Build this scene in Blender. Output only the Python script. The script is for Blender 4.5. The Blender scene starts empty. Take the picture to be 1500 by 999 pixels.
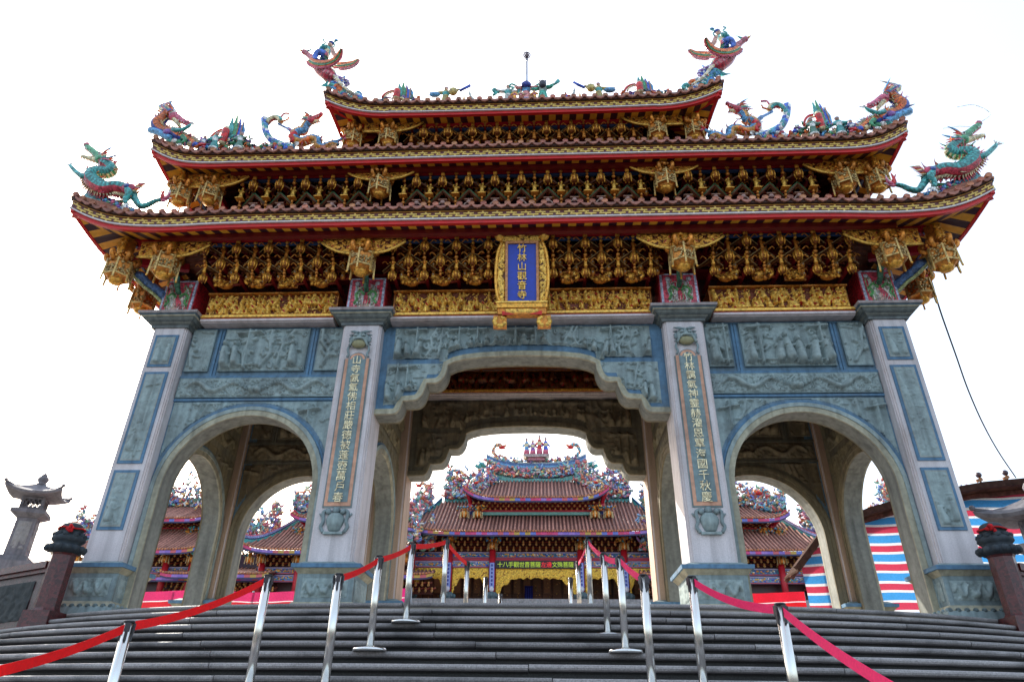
import bpy, math, random
import numpy as np
from mathutils import Vector, Matrix
PI = math.pi
scene = bpy.context.scene
COL = scene.collection
RNG = random.Random(7)

# ------------------------------------------------------------------ materials
def finish(name, rough=.6, metal=0.0, spec=.5, nscale=8.0, namp=.25, bump=.0, bscale=40.0,
           stain=None, stain_scale=1.2, stain_amt=.5, transl=0.0, coat=0.0, rough_var=.1, chips=0.0, streak=0.0):
    """One surface finish; the paint or stone colour itself comes from the mesh's 'col' attribute."""
    m = bpy.data.materials.new(name); m.use_nodes = True
    nt = m.node_tree; N = nt.nodes; L = nt.links
    b = N['Principled BSDF']; out = N['Material Output']
    at = N.new('ShaderNodeAttribute'); at.attribute_name = 'col'
    tc = N.new('ShaderNodeTexCoord')
    nz = N.new('ShaderNodeTexNoise'); nz.inputs['Scale'].default_value = nscale; nz.inputs['Detail'].default_value = 6
    L.new(tc.outputs['Object'], nz.inputs['Vector'])
    mr = N.new('ShaderNodeMapRange'); mr.inputs['From Min'].default_value = .3; mr.inputs['From Max'].default_value = .7
    mr.inputs['To Min'].default_value = 1 - namp; mr.inputs['To Max'].default_value = 1 + namp
    L.new(nz.outputs['Fac'], mr.inputs['Value'])
    mx = N.new('ShaderNodeMix'); mx.data_type = 'RGBA'; mx.blend_type = 'MULTIPLY'; mx.inputs['Factor'].default_value = 1
    L.new(at.outputs['Color'], mx.inputs['A']); L.new(mr.outputs['Result'], mx.inputs['B'])
    src = mx.outputs['Result']
    if stain is not None:
        n2 = N.new('ShaderNodeTexNoise'); n2.inputs['Scale'].default_value = stain_scale; n2.inputs['Detail'].default_value = 8
        n2.inputs['Roughness'].default_value = .65
        L.new(tc.outputs['Object'], n2.inputs['Vector'])
        m2 = N.new('ShaderNodeMapRange'); m2.inputs['From Min'].default_value = .48; m2.inputs['From Max'].default_value = .68
        m2.inputs['To Max'].default_value = stain_amt
        L.new(n2.outputs['Fac'], m2.inputs['Value'])
        x2 = N.new('ShaderNodeMix'); x2.data_type = 'RGBA'
        L.new(m2.outputs['Result'], x2.inputs['Factor']); L.new(src, x2.inputs['A']); x2.inputs['B'].default_value = (*stain, 1)
        src = x2.outputs['Result']
    if chips:                                                         # mosaic of cut ceramic chips
        v = N.new('ShaderNodeTexVoronoi'); v.inputs['Scale'].default_value = chips; L.new(tc.outputs['Object'], v.inputs['Vector'])
        sp = N.new('ShaderNodeSeparateColor'); L.new(v.outputs['Color'], sp.inputs['Color'])
        c1 = N.new('ShaderNodeMapRange'); c1.inputs['To Min'].default_value = .45; c1.inputs['To Max'].default_value = 1.45; L.new(sp.outputs['Red'], c1.inputs['Value'])
        x3 = N.new('ShaderNodeMix'); x3.data_type = 'RGBA'; x3.blend_type = 'MULTIPLY'; x3.inputs['Factor'].default_value = 1; L.new(src, x3.inputs['A']); L.new(c1.outputs['Result'], x3.inputs['B']); src = x3.outputs['Result']
    if streak:                                                        # rain streaks running down
        mp = N.new('ShaderNodeMapping'); mp.inputs['Scale'].default_value = (9, 9, .55); L.new(tc.outputs['Object'], mp.inputs['Vector'])
        n4 = N.new('ShaderNodeTexNoise'); n4.inputs['Scale'].default_value = 1.0; n4.inputs['Detail'].default_value = 5; L.new(mp.outputs['Vector'], n4.inputs['Vector'])
        c4 = N.new('ShaderNodeMapRange'); c4.inputs['From Min'].default_value = .42; c4.inputs['From Max'].default_value = .72; c4.inputs['To Min'].default_value = 1.06; c4.inputs['To Max'].default_value = 1 - streak; L.new(n4.outputs['Fac'], c4.inputs['Value'])
        x4 = N.new('ShaderNodeMix'); x4.data_type = 'RGBA'; x4.blend_type = 'MULTIPLY'; x4.inputs['Factor'].default_value = 1; L.new(src, x4.inputs['A']); L.new(c4.outputs['Result'], x4.inputs['B']); src = x4.outputs['Result']
    L.new(src, b.inputs['Base Color'])
    b.inputs['Metallic'].default_value = metal
    b.inputs['Specular IOR Level'].default_value = spec
    b.inputs['Coat Weight'].default_value = coat
    rr = N.new('ShaderNodeMapRange'); rr.inputs['To Min'].default_value = max(.02, rough - rough_var); rr.inputs['To Max'].default_value = min(1, rough + rough_var)
    L.new(nz.outputs['Fac'], rr.inputs['Value']); L.new(rr.outputs['Result'], b.inputs['Roughness'])
    if bump:
        n3 = N.new('ShaderNodeTexNoise'); n3.inputs['Scale'].default_value = bscale; n3.inputs['Detail'].default_value = 4
        L.new(tc.outputs['Object'], n3.inputs['Vector'])
        bp = N.new('ShaderNodeBump'); bp.inputs['Strength'].default_value = bump; bp.inputs['Distance'].default_value = .01
        L.new(n3.outputs['Fac'], bp.inputs['Height']); L.new(bp.outputs['Normal'], b.inputs['Normal'])
    if transl:
        t = N.new('ShaderNodeBsdfTranslucent'); L.new(src, t.inputs['Color'])
        ms = N.new('ShaderNodeMixShader'); ms.inputs[0].default_value = transl
        L.new(b.outputs[0], ms.inputs[1]); L.new(t.outputs[0], ms.inputs[2]); L.new(ms.outputs[0], out.inputs['Surface'])
    return m

M_STONE = finish('carved_stone', .75, spec=.3, nscale=14, namp=.16, bump=.35, bscale=60, stain=(.11, .115, .11), stain_scale=1.6, stain_amt=.45, streak=.35)
M_GRANITE = finish('granite', .6, nscale=90, namp=.16, bump=.12, bscale=150, stain=(.33, .24, .20), stain_scale=.8, stain_amt=.5, streak=.2)
M_STEP = finish('step_granite', .6, spec=.35, nscale=70, namp=.35, bump=.5, bscale=90, stain=(.028, .028, .03), stain_scale=1.1, stain_amt=.7)
M_PAVE = finish('paving', .8, spec=.15, nscale=6, namp=.2, bump=.2)
M_GOLD = finish('gold_leaf', .34, metal=.5, spec=.6, nscale=22, namp=.35, bump=.8, bscale=55, stain=(.13, .04, .008), stain_scale=16, stain_amt=.7)
M_PAINT = finish('lacquer_paint', .45, nscale=10, namp=.14, bump=.05)
M_GLAZE = finish('glazed_ceramic', .32, nscale=45, namp=.3, bump=.5, bscale=90, coat=.15, chips=26)
M_TILE = finish('roof_tile', .6, spec=.3, nscale=12, namp=.28, bump=.25, stain=(.10, .045, .035), stain_scale=5, stain_amt=.6)
M_STEEL = finish('polished_steel', .2, metal=1.0, nscale=3, namp=.04, rough_var=.06)
M_PLASTIC = finish('black_plastic', .45, nscale=10, namp=.1)
M_CLOTH = finish('woven_cloth', .85, nscale=25, namp=.1, bump=.1, bscale=200, transl=.35)
M_BELT = finish('belt_webbing', .75, nscale=60, namp=.08, bump=.15, bscale=300, transl=.3)
M_WOOD = finish('weathered_wood', .85, spec=.05, nscale=9, namp=.4, bump=.3, stain=(.05, .03, .02), stain_scale=3, stain_amt=.6)

# ------------------------------------------------------------------ palette (linear)
GOLD = (.86, .43, .06); OGOLD = (.66, .25, .035); DGOLD = (.44, .16, .028); YGOLD = (.90, .54, .10)
BLUESTONE = (.225, .29, .30); BLUE_BORDER = (.10, .20, .31); OLIVE = (.38, .355, .26); PINKSTONE = (.46, .41, .43); BUFF = (.46, .35, .28)
RED = (.58, .010, .008); DRED = (.20, .008, .010); BLACK = (.012, .010, .010); YELLOW = (.80, .38, .03)
TERRA = (.27, .105, .065); TEAL = (.06, .36, .34); GREEN = (.05, .30, .13); BLUE = (.03, .10, .55); SKYB = (.10, .33, .60)
WHITE = (.75, .75, .72); CREAM = (.70, .60, .35); PINK = (.60, .12, .20); ORANGE = (.75, .16, .02); PURPLE = (.22, .08, .35); NAVY = (.02, .03, .12)
FLESH = (.62, .36, .27)
VIVID = [TEAL, GREEN, BLUE, SKYB, RED, PINK, ORANGE, YELLOW, WHITE, PURPLE, CREAM, TEAL, SKYB, RED]

def vary(c, a=.12, r=RNG):
    k = 1 + r.uniform(-a, a)
    return (c[0] * k, c[1] * k, c[2] * k)

# ------------------------------------------------------------------ mesh builder
class MB:
    def __init__(s):
        s.V = []; s.F = []; s.C = []; s.M = []; s.S = []; s.n = 0
    def add(s, V, F, col, mat=0, smooth=False):
        V = np.asarray(V, float).reshape(-1, 3)
        s.V.append(V); k = s.n
        if isinstance(col, (list, np.ndarray)) and len(col) == len(F) and not np.isscalar(col[0]):
            s.C.extend([tuple(c) for c in col])
        else:
            s.C.extend([col] * len(F))
        s.F.extend([tuple(int(i) + k for i in f) for f in F]); s.M.extend([mat] * len(F)); s.S.extend([smooth] * len(F))
        s.n += len(V); return s
    def box(s, x0, x1, y0, y1, z0, z1, col, mat=0):
        V = [(x0, y0, z0), (x1, y0, z0), (x1, y1, z0), (x0, y1, z0), (x0, y0, z1), (x1, y0, z1), (x1, y1, z1), (x0, y1, z1)]
        return s.add(V, [(3, 2, 1, 0), (4, 5, 6, 7), (0, 1, 5, 4), (1, 2, 6, 5), (2, 3, 7, 6), (3, 0, 4, 7)], col, mat)
    def frustum(s, x, y, wx0, wy0, z0, wx1, wy1, z1, col, mat=0):
        V = []
        for wx, wy, z in ((wx0, wy0, z0), (wx1, wy1, z1)):
            V += [(x - wx, y - wy, z), (x + wx, y - wy, z), (x + wx, y + wy, z), (x - wx, y + wy, z)]
        return s.add(V, [(3, 2, 1, 0), (4, 5, 6, 7), (0, 1, 5, 4), (1, 2, 6, 5), (2, 3, 7, 6), (3, 0, 4, 7)], col, mat)
    def beam(s, a, b, w, h, col, mat=0, up=(0, 0, 1)):
        a = Vector(a); b = Vector(b); d = (b - a).normalized(); u = Vector(up)
        r = d.cross(u)
        if r.length < 1e-5: r = d.cross(Vector((1, 0, 0)))
        r.normalize(); u = r.cross(d); r *= w / 2; u *= h / 2
        V = [a - r - u, a + r - u, a + r + u, a - r + u, b - r - u, b + r - u, b + r + u, b - r + u]
        return s.add([tuple(v) for v in V], [(3, 2, 1, 0), (4, 5, 6, 7), (0, 1, 5, 4), (1, 2, 6, 5), (2, 3, 7, 6), (3, 0, 4, 7)], col, mat)
    def tube(s, path, rad, col, n=6, mat=0, smooth=True, cap=True, cols=None, flat=1.0):
        P = [Vector(p) for p in path]; k = len(P)
        if np.isscalar(rad): rad = [rad] * k
        V = []; ref = None
        for i in range(k):
            d = (P[min(i + 1, k - 1)] - P[max(i - 1, 0)])
            if d.length < 1e-9: d = Vector((0, 0, 1))
            d.normalize()
            if ref is None:
                ref = Vector((0, 1, 0)) if abs(d.y) < .9 else Vector((1, 0, 0))
            a = (ref - d * ref.dot(d))
            if a.length < 1e-6: a = d.orthogonal()
            a.normalize(); ref = a; b = d.cross(a)
            for j in range(n):
                t = 2 * PI * j / n
                V.append(tuple(P[i] + a * (math.cos(t) * rad[i] * flat) + b * (math.sin(t) * rad[i])))
        F = []; C = []
        for i in range(k - 1):
            for j in range(n):
                F.append((i * n + j, i * n + (j + 1) % n, (i + 1) * n + (j + 1) % n, (i + 1) * n + j))
                C.append(cols(i, j) if cols else col)
        if cap:
            F.append(tuple(range(n))[::-1]); C.append(C[0]); F.append(tuple((k - 1) * n + j for j in range(n))); C.append(C[-1])
        return s.add(V, F, C, mat, smooth)
    def ell(s, c, r, col, nu=8, nv=5, mat=0, smooth=True):
        if np.isscalar(r): r = (r, r, r)
        V = [(c[0], c[1], c[2] - r[2])]; F = []
        for i in range(1, nv):
            p = -PI / 2 + PI * i / nv
            for j in range(nu):
                t = 2 * PI * j / nu
                V.append((c[0] + r[0] * math.cos(p) * math.cos(t), c[1] + r[1] * math.cos(p) * math.sin(t), c[2] + r[2] * math.sin(p)))
        V.append((c[0], c[1], c[2] + r[2])); top = len(V) - 1
        for j in range(nu):
            F.append((0, 1 + (j + 1) % nu, 1 + j)); F.append((top, top - nu + j, top - nu + (j + 1) % nu))
        for i in range(nv - 2):
            for j in range(nu):
                a = 1 + i * nu
                F.append((a + j, a + (j + 1) % nu, a + nu + (j + 1) % nu, a + nu + j))
        return s.add(V, F, col, mat, smooth)
    def lathe(s, prof, c, col, n=10, mat=0, smooth=True, cols=None, sx=1, sy=1, rot=0.0):
        V = []; F = []; C = []
        for r, z in prof:
            for j in range(n):
                t = 2 * PI * j / n + rot
                V.append((c[0] + r * sx * math.cos(t), c[1] + r * sy * math.sin(t), c[2] + z))
        for i in range(len(prof) - 1):
            for j in range(n):
                F.append((i * n + j, i * n + (j + 1) % n, (i + 1) * n + (j + 1) % n, (i + 1) * n + j))
                C.append(cols[i] if cols else col)
        F.append(tuple(range(n))[::-1]); C.append(C[0]); F.append(tuple((len(prof) - 1) * n + j for j in range(n))); C.append(C[-1])
        return s.add(V, F, C, mat, smooth)
    def prism(s, poly, y0, y1, col, mat=0, side=None):
        """convex-ish polygon in XZ extruded along Y"""
        k = len(poly)
        V = [(x, y0, z) for x, z in poly] + [(x, y1, z) for x, z in poly]
        F = [tuple(range(k)), tuple(range(2 * k - 1, k - 1, -1))] + [(i, i + k, (i + 1) % k + k, (i + 1) % k) for i in range(k)]
        return s.add(V, F, [col, col] + [side or col] * k, mat)
    def ribbon(s, A, B, th, col, mat=0, smooth=False, cols=None):
        """solid strip between polylines A and B (lists of 3D points), extruded by vector th"""
        k = len(A); th = np.array(th, float)
        A = np.array(A, float); B = np.array(B, float)
        V = np.concatenate([A, B, A + th, B + th]); F = []; C = []
        for i in range(k - 1):
            c = cols[i] if cols else col
            for f in ((i, i + 1, k + i + 1, k + i), (2 * k + i, 3 * k + i, 3 * k + i + 1, 2 * k + i + 1),
                      (i, 2 * k + i, 2 * k + i + 1, i + 1), (k + i, k + i + 1, 3 * k + i + 1, 3 * k + i)):
                F.append(f); C.append(c)
        F += [(0, k, 3 * k, 2 * k), (k - 1, 3 * k - 1, 4 * k - 1, 2 * k - 1)]; C += [C[0], C[-1]]
        return s.add(V, F, C, mat, smooth)
    def grid(s, P, col, mask=None, mat=0, smooth=True):
        """P: (ny,nx,3) array, col: tuple or (ny-1,nx-1,3)"""
        ny, nx = P.shape[:2]
        idx = np.arange(ny * nx).reshape(ny, nx)
        F = np.stack([idx[:-1, :-1], idx[:-1, 1:], idx[1:, 1:], idx[1:, :-1]], -1).reshape(-1, 4)
        if isinstance(col, tuple): C = np.tile(np.array(col), (len(F), 1))
        else: C = np.asarray(col).reshape(-1, 3)
        if mask is not None:
            k = mask.reshape(-1); F = F[k]; C = C[k]
        return s.add(P.reshape(-1, 3), F.tolist(), C, mat, smooth)
    def merge(s, o, fn=None, col=None):
        for_v = np.concatenate(o.V) if o.V else np.zeros((0, 3))
        if fn is not None: for_v = fn(for_v)
        k = s.n; s.V.append(for_v)
        s.F.extend([tuple(i + k for i in f) for f in o.F]); s.C.extend(o.C if col is None else [col] * len(o.C)); s.M.extend(o.M); s.S.extend(o.S); s.n += len(for_v)
        return s
    def mesh(s, name, mats):
        me = bpy.data.meshes.new(name)
        V = np.concatenate(s.V)
        me.from_pydata(V.tolist(), [], s.F)
        for m in (mats if isinstance(mats, (list, tuple)) else [mats]): me.materials.append(m)
        n = len(me.polygons)
        if n != len(s.F): raise RuntimeError('face count ' + name)
        me.polygons.foreach_set('material_index', np.array(s.M, dtype=np.int32))
        me.polygons.foreach_set('use_smooth', np.array(s.S, dtype=bool))
        at = me.attributes.new('col', 'FLOAT_COLOR', 'CORNER')
        lt = np.empty(n, dtype=np.int32); me.polygons.foreach_get('loop_total', lt)
        C = np.repeat(np.array(s.C, dtype=np.float32), lt, axis=0)
        C = np.concatenate([C, np.ones((len(C), 1), np.float32)], 1)
        at.data.foreach_set('color', C.ravel()); me.update()
        return me
    def build(s, name, mats, parent=None, loc=(0, 0, 0), rz=0.0):
        o = bpy.data.objects.new(name, s.mesh(name, mats)); COL.objects.link(o)
        o.location = loc; o.rotation_euler = (0, 0, rz); o.parent = parent
        return o

def tag(o, label=None, cat=None, group=None, kind=None):
    if label: o['label'] = label
    if cat: o['category'] = cat
    if group: o['group'] = group
    if kind: o['kind'] = kind
    return o
def thing(name, label, cat, loc=(0, 0, 0), rz=0.0, group=None):
    o = bpy.data.objects.new(name, None); COL.objects.link(o)
    o.location = loc; o.rotation_euler = (0, 0, rz); o.empty_display_size = .2
    return tag(o, label, cat, group)
def inst(mesh, name, parent, loc, rz=0.0, scale=1.0):
    o = bpy.data.objects.new(name, mesh); COL.objects.link(o); o.parent = parent
    o.location = loc; o.rotation_euler = (0, 0, rz)
    o.scale = (scale,) * 3 if np.isscalar(scale) else scale
    return o
def catmull(P, n=6):
    P = [np.array(p, float) for p in P]; Q = [2 * P[0] - P[1]] + P + [2 * P[-1] - P[-2]]; R = []
    for i in range(1, len(Q) - 2):
        for k in range(n):
            t = k / n
            a, b, c, d = Q[i - 1], Q[i], Q[i + 1], Q[i + 2]
            R.append(.5 * ((2 * b) + (c - a) * t + (2 * a - 5 * b + 4 * c - d) * t * t + (3 * b - a - 3 * c + d) * t ** 3))
    R.append(P[-1]); return R
def mirror(v):
    w = v.copy(); w[:, 0] *= -1; return w
_glyph = {}
def glyph(ch, size, ext):
    """one written character as a solid mesh, centred on 0 in XZ, facing -Y"""
    k = (ch, size, ext)
    if k not in _glyph:
        cu = bpy.data.curves.new('glyph', 'FONT'); cu.body = ch; cu.size = size; cu.extrude = ext; cu.align_x = 'CENTER'; cu.offset = size * .004
        cu.resolution_u = 3
        o = bpy.data.objects.new('glyph', cu); COL.objects.link(o); bpy.context.view_layer.update()
        ev = o.evaluated_get(bpy.context.evaluated_depsgraph_get()); me = ev.to_mesh()
        V = np.array([v.co[:] for v in me.vertices]).reshape(-1, 3); F = [tuple(p.vertices) for p in me.polygons]
        ev.to_mesh_clear(); bpy.data.objects.remove(o); bpy.data.curves.remove(cu)
        if len(V):
            c = (V.max(0) + V.min(0)) / 2; V = V - c
            V = np.stack([V[:, 0], -V[:, 2], V[:, 1]], 1)
        _glyph[k] = (V, F)
    return _glyph[k]
def write(mb, text, x, y, z, size, col, step, vertical=True, ext=.006, mat=0):
    for i, ch in enumerate(text):
        V, F = glyph(ch, size, ext)
        if len(F) == 0: continue
        d = np.array([x, y, z - i * step]) if vertical else np.array([x + i * step, y, z])
        mb.add(V + d, F, col, mat)

# ------------------------------------------------------------------ carved relief
def relief(w, h, seed, fig=.5, dens=1.0, res=48, style='figures'):
    """height field 0..~1 of carved figures / clouds / foliage, units of fig*0.25; returns H (ny,nx)"""
    r = random.Random(seed)
    nx = max(8, int(w * res)); ny = max(8, int(h * res))
    xs = (np.arange(nx) + .5) / nx * w; ys = (np.arange(ny) + .5) / ny * h
    H = np.zeros((ny, nx))
    def cap(ax, ay, bx, by, ra, rb=None, k=1.0):
        rb = ra if rb is None else rb
        R = max(ra, rb)
        i0, i1 = np.searchsorted(xs, [min(ax, bx) - R, max(ax, bx) + R]); j0, j1 = np.searchsorted(ys, [min(ay, by) - R, max(ay, by) + R])
        if i1 <= i0 or j1 <= j0: return
        X, Y = np.meshgrid(xs[i0:i1], ys[j0:j1]); dx, dy = bx - ax, by - ay; q = dx * dx + dy * dy
        t = np.clip(((X - ax) * dx + (Y - ay) * dy) / q, 0, 1) if q > 1e-9 else np.zeros_like(X)
        rr = ra + (rb - ra) * t
        d2 = (X - ax - t * dx) ** 2 + (Y - ay - t * dy) ** 2
        q2 = np.clip(1 - d2 / rr ** 2, 0, 1); g = k * rr * np.sqrt(q2) + np.where(q2 > 0, .22 * R, 0)
        H[j0:j1, i0:i1] = np.maximum(H[j0:j1, i0:i1], g)
    def curl(x, y, R, th):
        a0 = r.uniform(0, 6.28); sg = r.choice((-1, 1)); p = None
        for k in range(9):
            a = a0 + sg * k * .75; q = R * (1 - k / 10)
            n = (x + q * math.cos(a), y + q * math.sin(a))
            if p: cap(*p, *n, th)
            p = n
    f = fig
    if style in ('figures', 'crowd'):
        x = f * .2; second = style == 'crowd'
        while x < w - f * .1 or second:
            if x >= w - f * .1: x = f * .35; second = False
            if style == 'figures' and r.random() < .25:      # tree or cloud between the people
                bx = x; by = h * .08
                for k in range(3):
                    ex = bx + r.uniform(-.3, .3) * f; ey = by + h * .3
                    cap(bx, by, ex, ey, f * .06); bx, by = ex, ey
                    for _ in range(6): cap(ex + r.uniform(-.3, .3) * f, ey + r.uniform(-.1, .25) * f, ex + r.uniform(-.3, .3) * f, ey + r.uniform(-.1, .25) * f, f * .05)
                x += f * .5; continue
            fh = min(f, h * .92) * r.uniform(.8, 1.0); b = r.uniform(.02, max(.021, h - fh)) * .35 if style == 'figures' else r.choice((.015, .02, h - fh - .01, h - fh - .03, (h - fh) * .5))
            ln = r.uniform(-.15, .15) * fh
            cap(x, b + fh * .12, x + ln, b + fh * .66, fh * .17, fh * .12, 1.1)
            cap(x + ln * 1.2, b + fh * .86, x + ln * 1.2, b + fh * .88, fh * .095, None, 1.5)
            for sg in (-1, 1):
                ex = x + ln + sg * fh * r.uniform(.12, .25); ey = b + fh * r.uniform(.38, .75)
                cap(x + ln, b + fh * .66, ex, ey, fh * .065, fh * .05, 1.7)
                cap(ex, ey, ex + r.uniform(-.15, .15) * fh, ey + r.uniform(-.1, .2) * fh, fh * .045, None, 1.9)
                cap(x + sg * fh * .06, b + fh * .3, x + sg * fh * r.uniform(.08, .2), b + fh * .02, fh * .07, fh * .06, 1.2)
            for _ in range(6):                                        # folds of the robe, belts, faces
                fx = x + r.uniform(-.12, .12) * fh; fy = b + r.uniform(.1, .5) * fh; cap(fx, fy, fx + r.uniform(-.04, .04) * fh, fy + r.uniform(.08, .2) * fh, fh * .020, fh * .012, 9.5)
            cap(x + ln - fh * .1, b + fh * .46, x + ln + fh * .1, b + fh * .47, fh * .022, None, 9)
            if style == 'figures' and r.random() < .3:                # a column or a roof edge of the carved pavilion
                cxp = x + fh * .33; cap(cxp, h * .04, cxp, h * .95, f * .05, None, 2.2); cap(cxp - f * .35, h * .86, cxp + f * .35, h * .9, f * .05, None, 2.4); cap(cxp - f * .3, h * .10, cxp + f * .45, h * .10, f * .03, None, 3)
            x += fh * r.uniform(.3, .5) / dens
        if style == 'figures':
            for _ in range(int(w * h / (f * f) * 5)):
                if r.random() < .5: curl(r.uniform(0, w), r.choice((r.uniform(.75, 1), r.uniform(0, .15))) * h, f * r.uniform(.08, .14), f * .035)
                else:
                    x0 = r.uniform(0, w); y0 = r.uniform(0, h); cap(x0, y0, x0 + r.uniform(-.4, .4) * f, y0 + r.uniform(-.06, .06) * f, f * .035)
        else:
            for _ in range(int(w * h / (f * f) * 16)):
                x0 = r.uniform(0, w); y0 = r.uniform(0, h); cap(x0, y0, x0 + r.uniform(-.2, .2) * f, y0 + r.uniform(-.2, .2) * f, f * .05)
    elif style == 'dragon':
        for x0, sg in ((.06 * w, 1), (.94 * w, -1)):
            p = None; L = w * .42
            for k in range(46):
                t = k / 45; n = (x0 + sg * L * t, h * (.5 + .27 * math.sin(t * 11) * (1 - .3 * t)))
                if p: cap(*p, *n, h * (.06 + .08 * math.sin(PI * min(1, t * 1.1 + .1))), None, 1.0)
                if p and k % 2 == 0: cap(n[0], n[1], n[0] + r.uniform(-.1, .1) * h, n[1] + .22 * h, h * .028, h * .01, 5); cap(n[0], n[1] - .08 * h, n[0] + .03 * h, n[1] + .08 * h, h * .02, None, 8)
                if k in (12, 26, 36):
                    cap(n[0], n[1], n[0] + sg * .2 * h, n[1] - .3 * h, h * .06, h * .04); cap(n[0] + sg * .2 * h, n[1] - .3 * h, n[0] + sg * .4 * h, n[1] - .25 * h, h * .035)
                p = n
            cap(p[0], p[1], p[0] + sg * .2 * h, p[1] + .1 * h, h * .17, h * .1, 1.2)
        for _ in range(int(w / h * 22)): curl(r.uniform(0, w), r.uniform(.05, .95) * h, h * r.uniform(.07, .16), h * .035)
        for _ in range(int(w / h * 26)):
            x0 = r.uniform(0, w); y0 = r.uniform(.05, .95) * h; cap(x0, y0, x0 + r.uniform(-.3, .3) * h, y0 + r.uniform(-.25, .25) * h, h * .05, h * .02)
    elif style == 'scroll':
        for _ in range(int(w * h / (f * f) * 16)): curl(r.uniform(0, w), r.uniform(0, h), f * r.uniform(.1, .22), f * .05)
        for _ in range(int(w * h / (f * f) * 14)):
            x0 = r.uniform(0, w); y0 = r.uniform(0, h); cap(x0, y0, x0 + r.uniform(-.2, .2) * f, y0 + r.uniform(-.2, .2) * f, f * .07)
    H += (np.array([[r.random() for _ in range(nx)] for _ in range(ny)]) - .5) * f * .006
    return H, xs, ys
def add_relief(mb, x0, x1, z0, z1, y, seed, fig=.5, depth=1.0, res=48, style='figures', col=BLUESTONE, col_low=None, thr=.25, mask=None, fn=None, mat=0, dens=1.0, alt=None, bow=0.0):
    """relief panel facing -Y on plane y.  mask(X,Z)->bool keeps part of it; fn maps the points elsewhere"""
    H, xs, ys = relief(x1 - x0, z1 - z0, seed, fig, dens, res, style)
    m = H.max() + 1e-9; Hd = H * depth
    X, Z = np.meshgrid(xs + x0, ys + z0)
    edge = np.minimum(np.minimum(X - x0, x1 - X), np.minimum(Z - z0, z1 - Z)); Hd = Hd * np.clip(edge / .03, 0, 1)
    P = np.stack([X, y - Hd, Z], -1)
    Hc = (H[:-1, :-1] + H[1:, 1:]) / 2
    if col_low is not None:
        C = np.where((Hc < thr * m)[..., None], np.array(col_low), np.array(col))
        if alt is not None:
            n = np.sin(X[:-1, :-1] * 23 + seed) * np.sin(Z[:-1, :-1] * 31 + seed * 2) + np.sin(X[:-1, :-1] * 57 + Z[:-1, :-1] * 41)
            C = np.where(((n > 1.15) & (Hc > thr * m))[..., None], np.array(alt), C)
    else: C = np.tile(np.array(col), (Hc.shape[0], Hc.shape[1], 1))
    mk = None
    if mask is not None: mk = mask(X[:-1, :-1], Z[:-1, :-1]) & mask(X[1:, 1:], Z[1:, 1:]) & mask(X[:-1, 1:], Z[:-1, 1:]) & mask(X[1:, :-1], Z[1:, :-1])
    if mask is not None:                                              # carving dies away towards the panel's edge
        w = mask(X, Z).astype(float); acc = w.copy()
        for _ in range(4):
            e = w.copy(); e[1:] = np.minimum(e[1:], w[:-1]); e[:-1] = np.minimum(e[:-1], w[1:]); e[:, 1:] = np.minimum(e[:, 1:], w[:, :-1]); e[:, :-1] = np.minimum(e[:, :-1], w[:, 1:]); w = e; acc += w
        P = np.stack([X, y - Hd * acc / 5, Z], -1)
    if fn is not None: P = fn(P.reshape(-1, 3)).reshape(P.shape)
    mb.grid(P, C, mk, mat)
# =================================================================== THE GATE
ZP = -.17                                   # plaza level
YC = 2.125                                  # middle of the gate's depth
gate = thing('temple_gate', 'grand carved stone temple gate with three arches and three tiers of gilded tiled eaves', 'gate', (0, YC, ZP))
def gpart(mb, name, mats, parent=None):     # parts are modelled in world space
    p = parent or gate
    o = mb.build(name, mats, p)
    base = Vector((0, YC, ZP)) if p is gate else Vector((0, 0, 0))
    o.location = -base
    return o
def copy_tree(o, parent, loc=None, rz=None):
    c = o.copy(); COL.objects.link(c); c.parent = parent
    if loc is not None: c.location = loc
    if rz is not None: c.rotation_euler = (0, 0, rz)
    for ch in [k for k in o.children]: copy_tree(ch, c)
    return c
PX = ((-6.765, .67), (-3.02, .74), (3.02, .74), (6.765, .67))

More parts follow.
